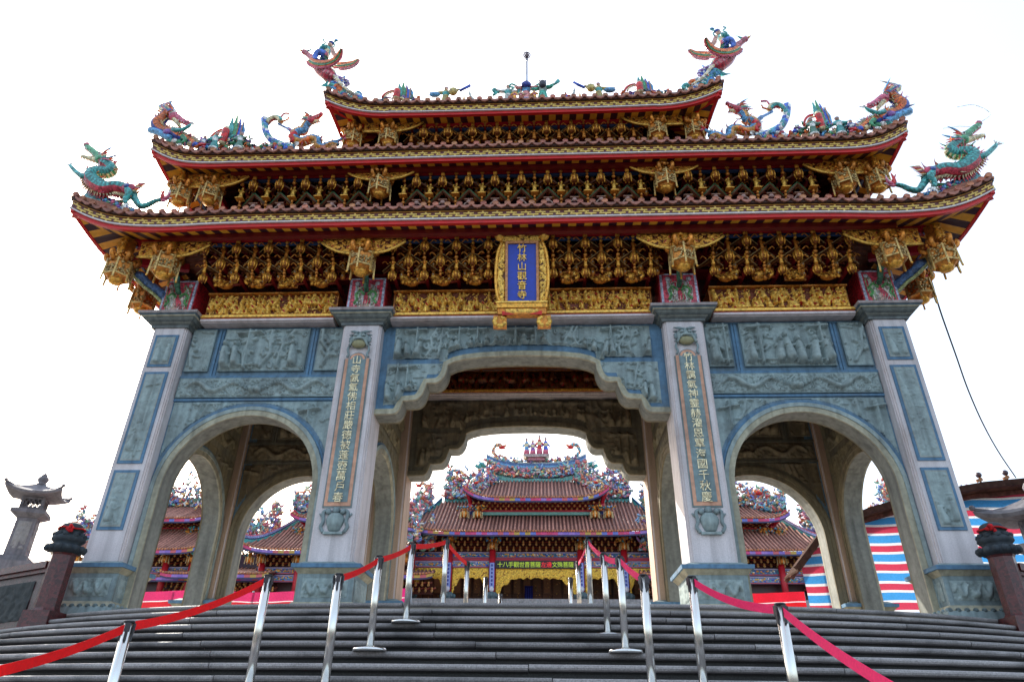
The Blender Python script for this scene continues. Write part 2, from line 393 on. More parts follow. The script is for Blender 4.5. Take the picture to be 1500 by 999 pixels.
def pillar(w, kind, seed, text=None, small=None, c=(.60, .55, .555)):
    """local origin on the plaza under the shaft's centre; front faces -Y"""
    h = w / 2; zt = 5.06 - ZP; zb = .66 - ZP
    mb = MB()
    mb.box(-h, h, -h + .05, h - .05, zb - .3, zt, c); mb.box(-h + .05, h - .05, -h, h, zb - .301, zt + .001, c)
    mb.box(-h + .022, h - .022, -h + .022, h - .022, zb - .302, zt + .002, (.62, .55, .54))
    o = mb.build('pillar', M_GRANITE)
    cp = MB(); z = zt - .03
    for a, b, dz, cc in ((.03, .03, .035, (.15, .17, .17)), (.03, .055, .03, (.13, .15, .15)), (.065, .09, .035, (.17, .18, .16)), (.105, .12, .02, (.12, .14, .14)), (.13, .175, .05, (.16, .18, .17)), (.19, .20, .02, OLIVE), (.205, .225, .03, (.10, .14, .17)), (.24, .245, .05, (.36, .31, .30))):
        cp.frustum(0, 0, h + a, h + a, z, h + b, h + b, z + dz, cc); z += dz - .0005
    cp.build('capital', M_STONE, o)
    pd = MB()
    pd.frustum(0, 0, h + .22, h + .22, 0, h + .20, h + .20, .13, BLUESTONE)
    pd.frustum(0, 0, h + .19, h + .19, .129, h + .10, h + .10, .22, OLIVE); pd.frustum(0, 0, h + .075, h + .075, .219, h + .075, h + .075, .64, BLUESTONE)
    pd.frustum(0, 0, h + .08, h + .08, .639, h + .15, h + .15, .72, OLIVE); pd.frustum(0, 0, h + .175, h + .175, .719, h + .18, h + .18, .78, BLUE_BORDER); pd.frustum(0, 0, h + .14, h + .14, .779, h + .03, h + .03, .835, BLUESTONE)
    for sg in (-1, 1):
        for k in range(9):                                          # row of beads on the foot
            x = -h - .16 + (2 * h + .32) * k / 8; pd.ell((x, -h - .185, .14), (.045, .03, .035), BLUESTONE, 6, 4)
            pd.ell((sg * (h + .185), x, .14), (.03, .045, .035), BLUESTONE, 6, 4)
    ped = pd.build('pedestal', M_STONE, o)
    rp = MB()
    add_relief(rp, -h + .0, h - .0, .28, .58, -h - .078, seed, .28, 1.3, 64, 'dragon', (.29, .36, .355))
    for sg in (-1, 1):
        add_relief(rp, -h, h, .28, .58, -h - .078, seed + 5 + sg, .28, .7, 44, 'scroll', (.29, .36, .355), fn=(lambda P, s=sg: np.stack([-s * P[:, 1], s * P[:, 0], P[:, 2]], 1)))
    rp.build('relief_panel', M_STONE, o)
    if kind == 'outer':
        for za, zb2 in ((4.19, 4.87), (2.31, 4.08), (1.17, 2.19)):
            p = MB(); za -= ZP; zb2 -= ZP
            p.box(-.225, .225, -h - .018, -h + .02, za, zb2, BLUE_BORDER); p.box(-.175, .175, -h - .026, -h, za + .05, zb2 - .05, (.30, .33, .31))
            add_relief(p, -.16, .16, za + .07, zb2 - .07, -h - .027, seed + int(za * 10), .42, .6, 80, 'figures', (.29, .36, .355))
            p.build('relief_panel', M_STONE, o)
    if kind == 'inner':
        p = MB(); za, zb2 = 1.53 - ZP, 4.40 - ZP
        def outline(hw, dz):
            pts = [(-hw, za + dz), (hw, za + dz), (hw, zb2 - .10)]
            for k in range(0, 9):
                t = k / 8 * PI; pts.append((hw * .62 * math.cos(t), zb2 - .09 - dz * .3 + hw * .62 * math.sin(t) * .85))
            pts.append((-hw, zb2 - .10)); return pts
        p.prism(outline(.245, 0), -h - .016, -h + .02, (.20, .25, .25)); p.prism(outline(.222, .025), -h - .024, -h, (.62, .33, .22)); p.prism(outline(.165, .09), -h - .030, -h + .01, (.19, .26, .27))
        pan = p.build('couplet_panel', M_STONE, o)
        t = MB(); write(t, text, 0, -h - .034, 4.27 - ZP, .182, (.80, .68, .42), (2.68) / 14.6, ext=.008)
        if small: write(t, small[0], small[1], -h - .034, small[2], .07, (.62, .50, .22), .078, ext=.004)
        t.build('inscription', M_GOLD, o)
        m = MB(); z0 = 4.43 - ZP                                     # beast mask over the panel
        m.ell((0, -h, z0 + .27), (.17, .09, .19), (.29, .36, .355), 12, 8)
        m.ell((0, -h - .05, z0 + .17), (.15, .08, .085), (.30, .28, .16), 12, 6); m.tube(catmull([(-.17, -h - .07, z0 + .12), (-.1, -h - .12, z0 + .24), (0, -h - .13, z0 + .26), (.1, -h - .12, z0 + .24), (.17, -h - .07, z0 + .12)], 4), .022, (.29, .36, .355))
        for sg in (-1, 1):
            m.ell((sg * .07, -h - .085, z0 + .34), (.045, .035, .035), (.27, .33, .33)); m.tube([(sg * .03, -h - .08, z0 + .39), (sg * .12, -h - .07, z0 + .42), (sg * .2, -h - .02, z0 + .46)], [.03, .025, .008], (.2, .26, .27))
            m.ell((sg * .17, -h - .02, z0 + .28), (.04, .03, .07), (.22, .28, .29)); m.tube(catmull([(sg * .16, -h - .04, z0 + .16), (sg * .2, -h - .04, z0 + .05), (sg * .17, -h - .04, z0 - .04), (sg * .2, -h - .03, z0 - .10)], 3), .022, (.22, .28, .29))
            for k in range(4): m.tube([(sg * .15, -h, z0 + .2 + .06 * k), (sg * .215, -h - .02, z0 + .17 + .07 * k)], [.022, .006], (.2, .26, .27))
        m.ell((0, -h - .11, z0 + .29), (.04, .04, .03), (.27, .33, .33)); m.build('beast_mask', M_STONE, o)
        f = MB(); z0 = 1.09 - ZP                                      # vase and scrolls under the panel
        f.lathe([(.06, 0), (.1, .02), (.15, .14), (.16, .2), (.12, .28), (.07, .31)], (0, -h + .01, z0 + .05), (.29, .36, .355), 12, sy=.6)
        f.box(-.16, .16, -h - .06, -h + .01, z0, z0 + .04, (.29, .36, .355))
        for sg in (-1, 1):
            f.tube(catmull([(sg * .1, -h - .03, z0 + .40), (sg * .2, -h - .03, z0 + .36), (sg * .19, -h - .03, z0 + .2), (sg * .22, -h - .03, z0 + .12), (sg * .17, -h - .03, z0 + .03)], 4), .03, (.22, .28, .29))
            f.ell((sg * .12, -h - .03, z0 + .37), .05, (.22, .28, .29)); f.tube([(sg * .22, -h, z0 + .3), (sg * .27, -h - .02, z0 + .34)], [.03, .01], (.22, .28, .29))
        f.ell((0, -h - .02, z0 + .39), (.07, .05, .06), (.22, .28, .29)); f.build('carved_vase', M_STONE, o)
    return o
LTXT = '山寺氤氳佛相莊嚴德被蓬壺萬戶春'; RTXT = '竹林靄氣神靈赫濯恩覃海國千秋慶'
kinds = (('outer', None, None), ('inner', LTXT, ('歲次甲子年吉旦', -.115, 2.55 - ZP)), ('inner', RTXT, None), ('outer', None, None))
for i, ((x, w), (k, t, s)) in enumerate(zip(PX, kinds)):
    o = pillar(w, k, 40 + i * 7, t, None); o.parent = gate; o.location = (x, .35 + .0 - YC if w < .7 else .37 - YC, 0)
    o['label'] = ('carved granite pillar with stacked relief panels' if k == 'outer' else 'granite pillar bearing a gilt couplet panel')
for x, w in PX:
    o = pillar(w, 'plain', 90 + int(x), c=(.48, .33, .23)); o.parent = gate; o.location = (x, (3.9 if w < .7 else 3.88) - YC, 0)  # rear shafts painted buff for the warm bounce light on them

# ------------------------------------------------------------------ arch walls
CUSP = [(0, 4.45), (.5, 4.44), (1.07, 4.40), (1.37, 4.30), (1.38, 4.17), (1.44, 4.03), (1.56, 3.90), (1.76, 3.90), (1.82, 3.77), (1.83, 3.64), (1.94, 3.55), (2.17, 3.53), (2.18, 3.42), (2.27, 3.30), (2.60, 3.29)]
def smooth_cusp():
    P = [(0, 4.455), (.35, 4.45), (.75, 4.43), (1.07, 4.39), (1.25, 4.34), (1.37, 4.28)]
    def lobe(x0, z0, x1, z1):       # concave quarter between two corners
        return [(x0 + (x1 - x0) * (1 - math.cos(t)), z0 + (z1 - z0) * math.sin(t)) for t in (PI / 10, PI / 5, PI * .3, PI * .4, PI / 2)]
    P += lobe(1.375, 4.26, 1.60, 3.90) + [(1.74, 3.905)] + lobe(1.76, 3.89, 1.96, 3.56) + [(2.15, 3.55)] + lobe(2.165, 3.53, 2.32, 3.29) + [(2.66, 3.285)]
    return P
SC = smooth_cusp(); CUSPL = [(-x, z) for x, z in SC[::-1]] + SC[1:]
def arch_pts(cx, r, zs, n=20, zb=ZP):
    P = [(cx - r, zb)] + [(cx - r * math.cos(PI * k / n), zs + r * math.sin(PI * k / n)) for k in range(n + 1)] + [(cx + r, zb)]
    return P
def arch_wall(pts, x0, x1, zt, y0, y1, name, parent=None, legs=True, col=BLUESTONE, off=((0, .10, .035, OLIVE), (.10, .17, .05, (.29, .35, .34)), (.175, .215, .02, BLUE_BORDER)), cuspy=False):
    """wall between x0..x1 up to zt with the opening pts cut out; mouldings ring the opening on both faces"""
    mb = MB()
    A = [(p[0], p[1]) for p in pts]
    top = [(min(max(p[0], x0), x1), zt) for p in A]
    for ya, yb in ((y0, y1),):
        V = []; F = []
        for (ax, az), (tx, tz) in zip(A, top): V += [(ax, ya, az), (tx, ya, tz), (ax, yb, az), (tx, yb, tz)]
        for i in range(len(A) - 1):
            a, b = 4 * i, 4 * i + 4
            F += [(a, b, b + 1, a + 1), (a + 2, a + 3, b + 3, b + 2), (a, a + 2, b + 2, b), (a + 1, b + 1, b + 3, a + 3)]
        mb.add(V, F, [col, (.14, .12, .08), (.22, .225, .20), col] * (len(A) - 1))  # inner face painted olive-brown for warm bounce light and interior shade
    if legs:
        mb.box(x0, A[0][0] - .004, y0 + .002, y1 - .002, ZP, zt, col); mb.box(A[-1][0] + .004, x1, y0 + .002, y1 - .002, ZP, zt, col)
    # ring mouldings follow the normal of the outline
    n = len(A); N = []
    for i in range(n):
        a = A[max(0, i - 1)]; b = A[min(n - 1, i + 1)]
        d = Vector((b[0] - a[0], b[1] - a[1])).normalized(); N.append((-d.y, d.x))
    def clampx(v): return min(max(v, x0 + .01), x1 - .01)
    for o0, o1, pr, c in off:
        for ya, sg in ((y0, -1), (y1, 1)):
            B0 = [(clampx(a[0] + q[0] * o0), ya, a[1] + q[1] * o0) for a, q in zip(A, N)]; B1 = [(clampx(a[0] + q[0] * o1), ya, a[1] + q[1] * o1) for a, q in zip(A, N)]
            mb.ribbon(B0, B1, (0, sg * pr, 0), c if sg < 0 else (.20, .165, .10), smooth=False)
    return mb
WY0, WY1 = .25, .60
def both(mb, *a, **k):
    add_relief(mb, *a, **k)
    k2 = dict(k); k2['fn'] = lambda P: np.stack([P[:, 0], WY0 + WY1 - P[:, 1], P[:, 2]], 1)
    add_relief(mb, *a[:8], 36, a[9], (.19, .15, .09), **k2)  # inner relief repainted olive-brown, as bluestone in warm bounce light
def panel_frame(mb, x0, x1, z0, z1, col=BLUE_BORDER, pr=.018):
    for y0, y1, c in ((WY0 - pr, WY0, col), (WY1, WY1 + pr, (.13, .12, .09))): mb.box(x0, x1, y0, y1, z0, z1, c)  # inner frames take the same painted interior shade
def centre_front(zf):
    def above(X):
        ax = np.abs(X); return np.interp(ax, [p[0] for p in SC], [p[1] for p in SC])
    return above
ABOVE = centre_front(0)
def center_bay():
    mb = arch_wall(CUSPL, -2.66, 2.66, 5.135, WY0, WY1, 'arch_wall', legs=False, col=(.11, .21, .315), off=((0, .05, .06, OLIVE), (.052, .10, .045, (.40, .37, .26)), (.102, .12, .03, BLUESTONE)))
    o = gpart(mb, 'arch_wall', M_STONE)
    p = MB()
    both(p, -2.43, 2.43, 4.36, 5.10, WY0 - .004, 11, .50, 1.9, 86, 'figures', (.29, .36, .355), mask=lambda X, Z: Z > np.maximum(ABOVE(X) + .24, np.where(np.abs(X) > 1.55, 4.42, 0)))
    gpart(p, 'relief_panel', M_STONE, o)
    for sg in (-1, 1):
        p = MB()
        both(p, min(sg * 1.35, sg * 2.52), max(sg * 1.35, sg * 2.52), 3.46, 4.33, WY0 - .004, 13 + sg, .44, 1.9, 86, 'figures', (.29, .36, .355), mask=lambda X, Z: Z > ABOVE(X) + .19)
        gpart(p, 'relief_panel', M_STONE, o)
    return o
def side_bay(cx, seed):
    x0, x1 = cx - 1.53, cx + 1.53
    A = arch_pts(cx, 1.33, 1.96, 28)
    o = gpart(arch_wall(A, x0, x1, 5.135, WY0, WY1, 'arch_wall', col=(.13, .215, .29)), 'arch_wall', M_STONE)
    for a, b, za, zb, st, fg in ((x0 + .07, x0 + .50, 4.20, 5.08, 'figures', .62), (x0 + .72, x1 - .72, 4.20, 5.08, 'figures', .62), (x1 - .50, x1 - .07, 4.20, 5.08, 'figures', .62), (x0 + .05, x1 - .05, 3.66, 4.03, 'dragon', .4)):
        p = MB(); seed += 1
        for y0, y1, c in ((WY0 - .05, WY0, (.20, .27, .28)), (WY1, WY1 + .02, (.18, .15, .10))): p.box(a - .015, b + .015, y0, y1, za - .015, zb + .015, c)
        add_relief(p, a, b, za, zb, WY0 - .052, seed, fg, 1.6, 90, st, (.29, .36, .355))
        add_relief(p, a, b, za, zb, WY0 - .022, seed, fg, 1.3, 40, st, (.19, .15, .09), fn=lambda P: np.stack([P[:, 0], WY0 + WY1 - P[:, 1], P[:, 2]], 1))  # inner copy painted olive-brown for the bounce light inside
        gpart(p, 'relief_panel', M_STONE, o)
    t = MB()                                                         # raised blue bands between the panels
    for za, zb in ((4.05, 4.10), (3.585, 3.63), (5.10, 5.13)):
        panel_frame(t, x0 + .012, x1 - .012, za, zb, BLUE_BORDER, .03)
    for xa in (x0 + .56, x1 - .66): panel_frame(t, xa, xa + .045, 4.102, 5.098, BLUE_BORDER, .024); panel_frame(t, xa + .06, xa + .105, 4.102, 5.098, BLUE_BORDER, .02)
    gpart(t, 'border_strip', M_STONE, o)
    p = MB()
    both(p, x0 + .03, x1 - .03, 2.0, 3.57, WY0 - .004, seed + 9, .5, 1.5, 62, 'figures', (.27, .345, .345), mask=lambda X, Z: (X - cx) ** 2 + (Z - 1.96) ** 2 > 1.585 ** 2)
    gpart(p, 'relief_panel', M_STONE, o)
    return o
cb = center_bay(); sl = side_bay(-4.91, 200); sr = side_bay(4.91, 300)
for o in (cb, sl, sr):                                                # the rear face repeats the front
    copy_tree(o, gate, (0, 2 * YC - YC, -ZP), PI)
    # turned half round about the gate's middle: (x,y) -> (-x, 2*YC-y)
def end_wall(x, seed, half=.17):
    """arch between a front and a rear pillar; runs along Y"""
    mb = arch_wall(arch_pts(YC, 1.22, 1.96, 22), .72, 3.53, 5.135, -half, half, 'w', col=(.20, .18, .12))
    f = lambda P: np.stack([x - P[:, 1], P[:, 0], P[:, 2]], 1)
    q = MB(); q.merge(mb, f); o = gpart(q, 'arch_wall', M_STONE)
    p = MB()
    for sg in (1, -1):
        g = (lambda P, s=sg: np.stack([x + s * (P[:, 1]), P[:, 0], P[:, 2]], 1))
        add_relief(p, .76, 3.49, 2.0, 3.57, -half - .004, seed, .45, .7, 40, 'figures', (.20, .17, .10), mask=lambda X, Z: (X - YC) ** 2 + (Z - 1.96) ** 2 > 1.46 ** 2, fn=g)
        add_relief(p, .80, 3.45, 3.66, 4.03, -half - .02, seed + 1, .36, .7, 40, 'dragon', (.20, .17, .10), fn=g)
        add_relief(p, .80, 3.45, 4.2, 5.05, -half - .02, seed + 2, .5, .7, 36, 'figures', (.20, .17, .10), fn=g)
    gpart(p, 'relief_panel', M_STONE, o)
for i, x in enumerate((-6.76, -3.02, 3.02, 6.76)): end_wall(x, 400 + i * 11)

# ------------------------------------------------------------------ ledge, gilt frieze, ceiling
def frieze(x0, x1, seed, back=False):
    f = (lambda P: np.stack([-P[:, 0], 2 * YC - P[:, 1], P[:, 2]], 1)) if back else None
    mb = MB(); t = MB()
    t.box(x0, x1, .02, .83, 5.137, 5.16, (.48, .42, .42)); t.box(x0, x1, -.02, .87, 5.161, 5.205, (.64, .57, .57)); 
    t.box(x0, x1, -.005, .855, 5.206, 5.228, RED); t.box(x0, x1, -.05, .90, 5.2285, 5.268, YGOLD, 1); t.box(x0, x1, -.015, .865, 5.2685, 5.302, GOLD, 1); t.box(x0, x1, .10, .75, 5.301, 5.83, DGOLD, 1)
    mb.merge(t, f); o = gpart(mb, 'frieze', [M_GRANITE, M_GOLD])
    p = MB(); kw = dict(fig=.28, depth=1.9, res=84, style='crowd', col=YGOLD, col_low=(.14, .03, .01), thr=.2, alt=(.50, .02, .02), dens=1.25)  # low ground painted dark red-brown for the shaded gaps between figures
    for fn, res in (((lambda P: P), 84), ((lambda P: np.stack([P[:, 0], .85 - P[:, 1], P[:, 2]], 1)), 34)):
        kw['res'] = res; kw['col'] = YGOLD if res > 40 else (.20, .065, .016); kw['col_low'] = (.14, .03, .01) if res > 40 else (.05, .008, .006); kw['fn'] = (lambda P, fn=fn: f(fn(P))) if f else fn  # inner side: gold painted dark red-brown for the interior shade
        add_relief(p, x0 + .02, x1 - .02, 5.302, 5.815, .098, seed, **kw)
    q = MB(); q.box(x0, x1, .02, .12, 5.80, 5.832, OGOLD); p.merge(q, f)
    gpart(p, 'gilt_carving', M_GOLD, o)
for b in (False, True):
    for i, (a, c) in enumerate(((-6.2, -3.6), (-2.5, 2.5), (3.6, 6.2))): frieze(a, c, 500 + i * 3, b)
for x in (-6.76, 6.76):
    mb = MB(); mb.box(x - .3, x + .3, .9, 3.35, 5.137, 5.215, (.50, .43, .43)); mb.box(x - .27, x + .27, .95, 3.3, 5.216, 5.83, OGOLD, 1); gpart(mb, 'frieze', [M_GRANITE, M_GOLD])
    p = MB(); s = 1 if x > 0 else -1
    add_relief(p, .98, 3.27, 5.26, 5.80, -.272, 530, .34, 1, 40, 'crowd', YGOLD, (.22, .02, .012), .16, fn=lambda P: np.stack([x - s * P[:, 1], P[:, 0], P[:, 2]], 1)); gpart(p, 'gilt_carving', M_GOLD)
cm = MB(); cm.box(-6.5, 6.5, .76, 3.49, 5.86, 5.92, (.10, .035, .02))
for k in range(7): cm.box(-6.4, 6.4, .95 + k * .38, 1.03 + k * .38, 5.78, 5.859, (.16, .05, .02))
for k in range(25): cm.box(-6.3 + k * .52, -6.23 + k * .52, .78, 3.47, 5.80, 5.858, (.20, .06, .02))
gpart(cm, 'ceiling', M_WOOD)

# ------------------------------------------------------------------ tiers of eaves
class Tier:
    def __init__(s, L, yt, yc, prof, inner, name):
        s.L = L; s.yt = yt; s.yc = yc; s.prof = prof; s.Li, s.Yi, s.zi = inner; s.D = YC - yt; s.Dc = YC - yc; s.name = name
    def z(s, d): return float(np.interp(d, [p[0] for p in s.prof], [p[1] for p in s.prof]))
    def edge(s, side, u):
        a = abs(u) ** 5
        if side in ('front', 'back'):
            y = s.yc + (s.yt - s.yc) * a; X = u * s.L
            return Vector((X, y if side == 'front' else 2 * YC - y, s.z(s.L - abs(X))))
        X = (s.L - (s.yc - s.yt)) + (s.yc - s.yt) * a; q = u * s.D
        return Vector((-X if side == 'left' else X, YC + q, s.z(s.D - abs(q))))
    def inner(s, side, u):
        if side in ('front', 'back'): return Vector((u * s.Li, s.Yi if side == 'front' else 2 * YC - s.Yi, s.zi))
        return Vector((-s.Li if side == 'left' else s.Li, YC + u * (YC - s.Yi), s.zi))
    def nrm(s, side): return {'front': Vector((0, -1, 0)), 'back': Vector((0, 1, 0)), 'left': Vector((-1, 0, 0)), 'right': Vector((1, 0, 0))}[side]
    def half(s, side): return s.L if side in ('front', 'back') else s.D
def sm_prof(P):
    """smooth the measured eave heights"""
    d = [p[0] for p in P]; z = [p[1] for p in P]
    Q = catmull(list(zip(d, z)), 5); return [(float(q[0]), float(q[1])) for q in Q]
TIERS = [
    Tier(8.49, -1.40, -1.15, sm_prof([(0, 6.87), (.25, 6.74), (.53, 6.63), (.85, 6.55), (1.25, 6.52), (1.9, 6.53), (2.9, 6.60), (4.5, 6.63), (9, 6.63)]), (6.2, .35, 7.75), 'low'),
    Tier(7.66, -1.00, -.80, sm_prof([(0, 8.77), (.3, 8.60), (.6, 8.49), (.95, 8.45), (1.4, 8.46), (2.0, 8.49), (4.5, 8.54), (9, 8.55)]), (6.3, .55, 9.75), 'mid'),
    Tier(4.26, -.90, -.70, sm_prof([(0, 10.22), (.3, 10.11), (.6, 10.03), (.95, 9.98), (1.4, 9.97), (2.0, 9.99), (9, 10.0)]), (3.0, 1.9, 11.6), 'top')]
def eave(t, soff_in, soff_z, beam_in, tile=.225, front_board=None):
    fret = MB(); red = MB(); til = MB(); sof = MB(); slope = MB()
    for side in ('front', 'left', 'right', 'back'):
        n = t.nrm(side); hw = t.half(side); N = 96 if side in ('front', 'back') else 40
        us = [(-1 + 2 * i / N) for i in range(N + 1)]
        us = [math.copysign(1 - (1 - abs(u)) ** 1.25, u) for u in us]
        E = [t.edge(side, u) for u in us]; up = Vector((0, 0, 1))
        def strip(mb, o0, z0, o1, z1, th, col, mat=0):
            mb.ribbon([e + n * o0 + up * z0 for e in E], [e + n * o1 + up * z1 for e in E], tuple(-n * th), col, mat)
        strip(fret, 0, .0, 0, .175, .05, (.13, .035, .03))
        strip(fret, .02, -.018, .02, .010, .05, (.62, .58, .55)); strip(fret, .016, .158, .016, .178, .05, (.45, .20, .03))
        strip(red, -.02, -.092, -.02, -.018, .07, RED)
        # key pattern
        per = .265; L = sum((E[i + 1] - E[i]).length for i in range(N)); cum = [0]
        for i in range(N): cum.append(cum[-1] + (E[i + 1] - E[i]).length)
        def at(sv):
            sv = min(max(sv, 0), L - 1e-4); i = min(max(int(np.searchsorted(cum, sv)) - 1, 0), N - 1)
            return E[i].lerp(E[i + 1], (sv - cum[i]) / max(1e-6, cum[i + 1] - cum[i]))
        k = int(L / per); per = L / k
        if side != 'back':
            yc_ = (.74, .50, .11)
            def bar(s0, s1, z0, z1):
                a = at(s0) + n * .013; b = at(s1) + n * .013
                V = [a + up * z0, b + up * z0, b + up * z1, a + up * z1]; th = n * .013
                V = [tuple(v) for v in V] + [tuple(v - th) for v in V]
                fret.add(V, [(0, 1, 2, 3), (0, 4, 5, 1), (2, 6, 7, 3), (1, 5, 6, 2), (3, 7, 4, 0)], yc_, 1)
            for j in range(k):
                s0 = j * per
                bar(s0 + .02, s0 + per * .80, .096, .126); bar(s0 + per * .37, s0 + per * .37 + .032, .126, .158)
                bar(s0 + per * .5, s0 + per * 1.3, .044, .074); bar(s0 + per * .89, s0 + per * .89 + .032, .010, .044); bar(s0 + per * .37 + .05, s0 + per * .37 + .074, .074, .096)
        # tiles
        k = int(L / tile); per = L / k
        strip(slope, .0, .18, .02, .225, .12, (.045, .02, .015)); strip(slope, .055, .19, .055, .272, .04, (.06, .026, .02))  # strips painted near-black for the shadow gaps between tile ends
        for j in range(k + 1):
            s0 = min(max(j * per, .06), L - .06); p = at(s0); d = (at(s0 + .05) - at(s0 - .05)).normalized()
            c = vary((.44, .17, .10), .3); c = (c[0], c[1] * (1 + RNG.uniform(-.15, .2)), c[2])
            if side == 'back' and j % 2: continue
            f = n + Vector((0, 0, .18)); f.normalize(); q = p + n * .085 + up * .300; upv = f.cross(d).normalized()
            if upv.z < 0: upv = -upv
            ring = [q + d * (.058 * math.cos(a)) + upv * (.054 * math.sin(a)) for a in [2 * PI * i / 9 for i in range(9)]]
            V = [tuple(v) for v in ring] + [tuple(v - f * .16) for v in ring] + [tuple(q + d * (.04 * math.cos(2 * PI * i / 9)) + upv * (.037 * math.sin(2 * PI * i / 9)) - f * .012) for i in range(9)]
            til.add(V, [(i, (i + 1) % 9, 9 + (i + 1) % 9, 9 + i) for i in range(9)] + [(i, 18 + i, 18 + (i + 1) % 9, (i + 1) % 9) for i in range(9)] + [tuple(range(18, 27))], c)
            if j < k:                                                  # drip tile between two round ends
                p2 = at(s0 + per / 2); q = p2 + n * .095 + up * .252; c2 = vary((.36, .15, .11), .25)
                poly = [q - d * per * .46, q - d * per * .30 - up * .052, q - up * .078, q + d * per * .30 - up * .052, q + d * per * .46, q - up * .012]
                V = [tuple(v) for v in poly] + [tuple(v - n * .05 + up * .01) for v in poly]
                til.add(V, [tuple(range(6))] + [(i, i + 6, (i + 1) % 6 + 6, (i + 1) % 6) for i in range(6)], c2)
        # roof slope and barrel ridges
        I = [t.inner(side, u) for u in us]; rows = []
        for r in (0, .35, .7, 1.0):
            rows.append([tuple((e + up * .222).lerp(i_, r) - Vector((0, 0, .22 * math.sin(PI * r) * .6))) for e, i_ in zip(E, I)])
        slope.grid(np.array(rows), vary((.22, .085, .06)), smooth=True)
        for j in range(k + 1):
            s0 = min(max(j * per, .06), L - .06); u = (s0 / L) * 2 - 1; p = at(s0); i_ = t.inner(side, u); path = []
            for r in (0, .35, .7, 1.0): path.append((p + up * .27).lerp(i_ + up * .03, r) - Vector((0, 0, .22 * math.sin(PI * r) * .6)))
            if side != 'back': slope.tube(path, .055, vary(TERRA, .2), 5, cap=False)
        # soffit: alternating boards, running square to the edge and clipped on the hip
        m = int(L / .15); m += m % 2
        for j in range(m):
            V = []
            for sv in (j * L / m, (j + 1) * L / m):
                p = at(sv); dist = hw - abs((p.x) if side in ('front', 'back') else (p.y - YC)); ins = min(soff_in, max(.02, dist))
                e = p - n * .03 - up * .09; V += [e, Vector((e.x, e.y, 0)) - n * ins + up * (e.z + (soff_z - e.z) * ins / soff_in)]
            sof.add([tuple(V[0]), tuple(V[2]), tuple(V[3]), tuple(V[1])], [(0, 1, 2, 3)], YELLOW if j % 2 else (.045, .012, .02))
        # red purlin under the rafters
        h0 = hw - beam_in
        b0 = t.edge(side, -h0 / hw); b1 = t.edge(side, h0 / hw); zb = soff_z - .10
        pa = Vector((-h0, t.yc + beam_in, zb)) if side == 'front' else Vector((-h0, 2 * YC - t.yc - beam_in, zb)) if side == 'back' else Vector((-(t.L - beam_in) if side == 'left' else t.L - beam_in, t.yc + beam_in, zb))
        pb = Vector((h0, pa.y, zb)) if side in ('front', 'back') else Vector((pa.x, 2 * YC - t.yc - beam_in, zb))
        red.beam(pa, pb, .12, .17, (.42, .012, .018)); red.beam(pa - up * .125 - n * .02, pb - up * .125 - n * .02, .06, .05, (.03, .07, .17))
        if front_board and side == 'front':
            o1 = front_board[0]; hx = hw - 1.25 - o1
            red.beam(Vector((-hx, t.yc + o1, front_board[1])), Vector((hx, t.yc + o1, front_board[1])), .10, front_board[2], (.15, .005, .007))
        for sg in (-1, 1):                                             # hip beam
            e = t.edge(side, sg); q = Vector((sg * (t.L - soff_in * 1.25), (t.yt + soff_in * 1.25), soff_z - .02))
            if side == 'front': red.beam(e - up * .11 + Vector((-sg * .05, .05, 0)), q, .10, .12, RED)
    top = MB(); top.box(-t.Li + .001, t.Li - .001, t.Yi + .001, 2 * YC - t.Yi - .001, t.zi - .25, t.zi - .01, (.2, .09, .07)); slope.merge(top)
    r = gpart(slope, 'roof', M_TILE)
    gpart(til, 'eave_tile', M_TILE, r); gpart(fret, 'fret_band', [M_PAINT, M_PAINT], r); gpart(red, 'red_beam', M_PAINT, r); gpart(sof, 'soffit', M_PAINT, r)
    return r
ROOFS = [eave(TIERS[0], .95, 6.83, .62, front_board=(.32, 6.60, .20)), eave(TIERS[1], .70, 8.70, .50, front_board=(.30, 8.53, .15)), eave(TIERS[2], .62, 10.14, .44)]
# dark timber core behind the brackets of each tier
core = MB()
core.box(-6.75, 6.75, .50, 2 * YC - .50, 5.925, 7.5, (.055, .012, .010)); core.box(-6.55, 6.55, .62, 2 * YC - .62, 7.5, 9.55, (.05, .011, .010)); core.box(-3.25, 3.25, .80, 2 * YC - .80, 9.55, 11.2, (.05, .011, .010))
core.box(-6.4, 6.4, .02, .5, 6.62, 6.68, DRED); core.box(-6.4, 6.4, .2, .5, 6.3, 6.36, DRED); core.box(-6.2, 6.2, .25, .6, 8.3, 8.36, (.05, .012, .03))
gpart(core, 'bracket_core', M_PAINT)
# =================================================================== BRACKETS, PENDANTS, PLAQUE
def figurine(mb, x, y, z, h, col, r=RNG, wide=.16, n=7):
    """small carved standing figure"""
    ln = r.uniform(-.05, .05) * h
    mb.lathe([(wide * h, 0), (wide * 1.05 * h, .1 * h), (wide * .8 * h, .35 * h), (wide * .95 * h, .55 * h), (wide * .75 * h, .72 * h), (wide * .3 * h, .78 * h)], (x, y, z), col, n, sy=.8)
    mb.ell((x + ln, y - .02 * h, z + .87 * h), .095 * h, vary(col, .1, r), 7, 5); mb.ell((x + ln, y, z + .96 * h), (.09 * h, .08 * h, .05 * h), vary(col, .2, r), 6, 4)
    for sg in (-1, 1):
        ex = x + sg * r.uniform(.16, .3) * h; ez = z + r.uniform(.35, .75) * h
        mb.tube([(x + sg * wide * .6 * h, y, z + .68 * h), (ex, y - .08 * h, (ez + z + .6 * h) / 2), (ex * .6 + x * .4, y - .18 * h, ez)], [.06 * h, .06 * h, .04 * h], vary(col, .15, r), 5)
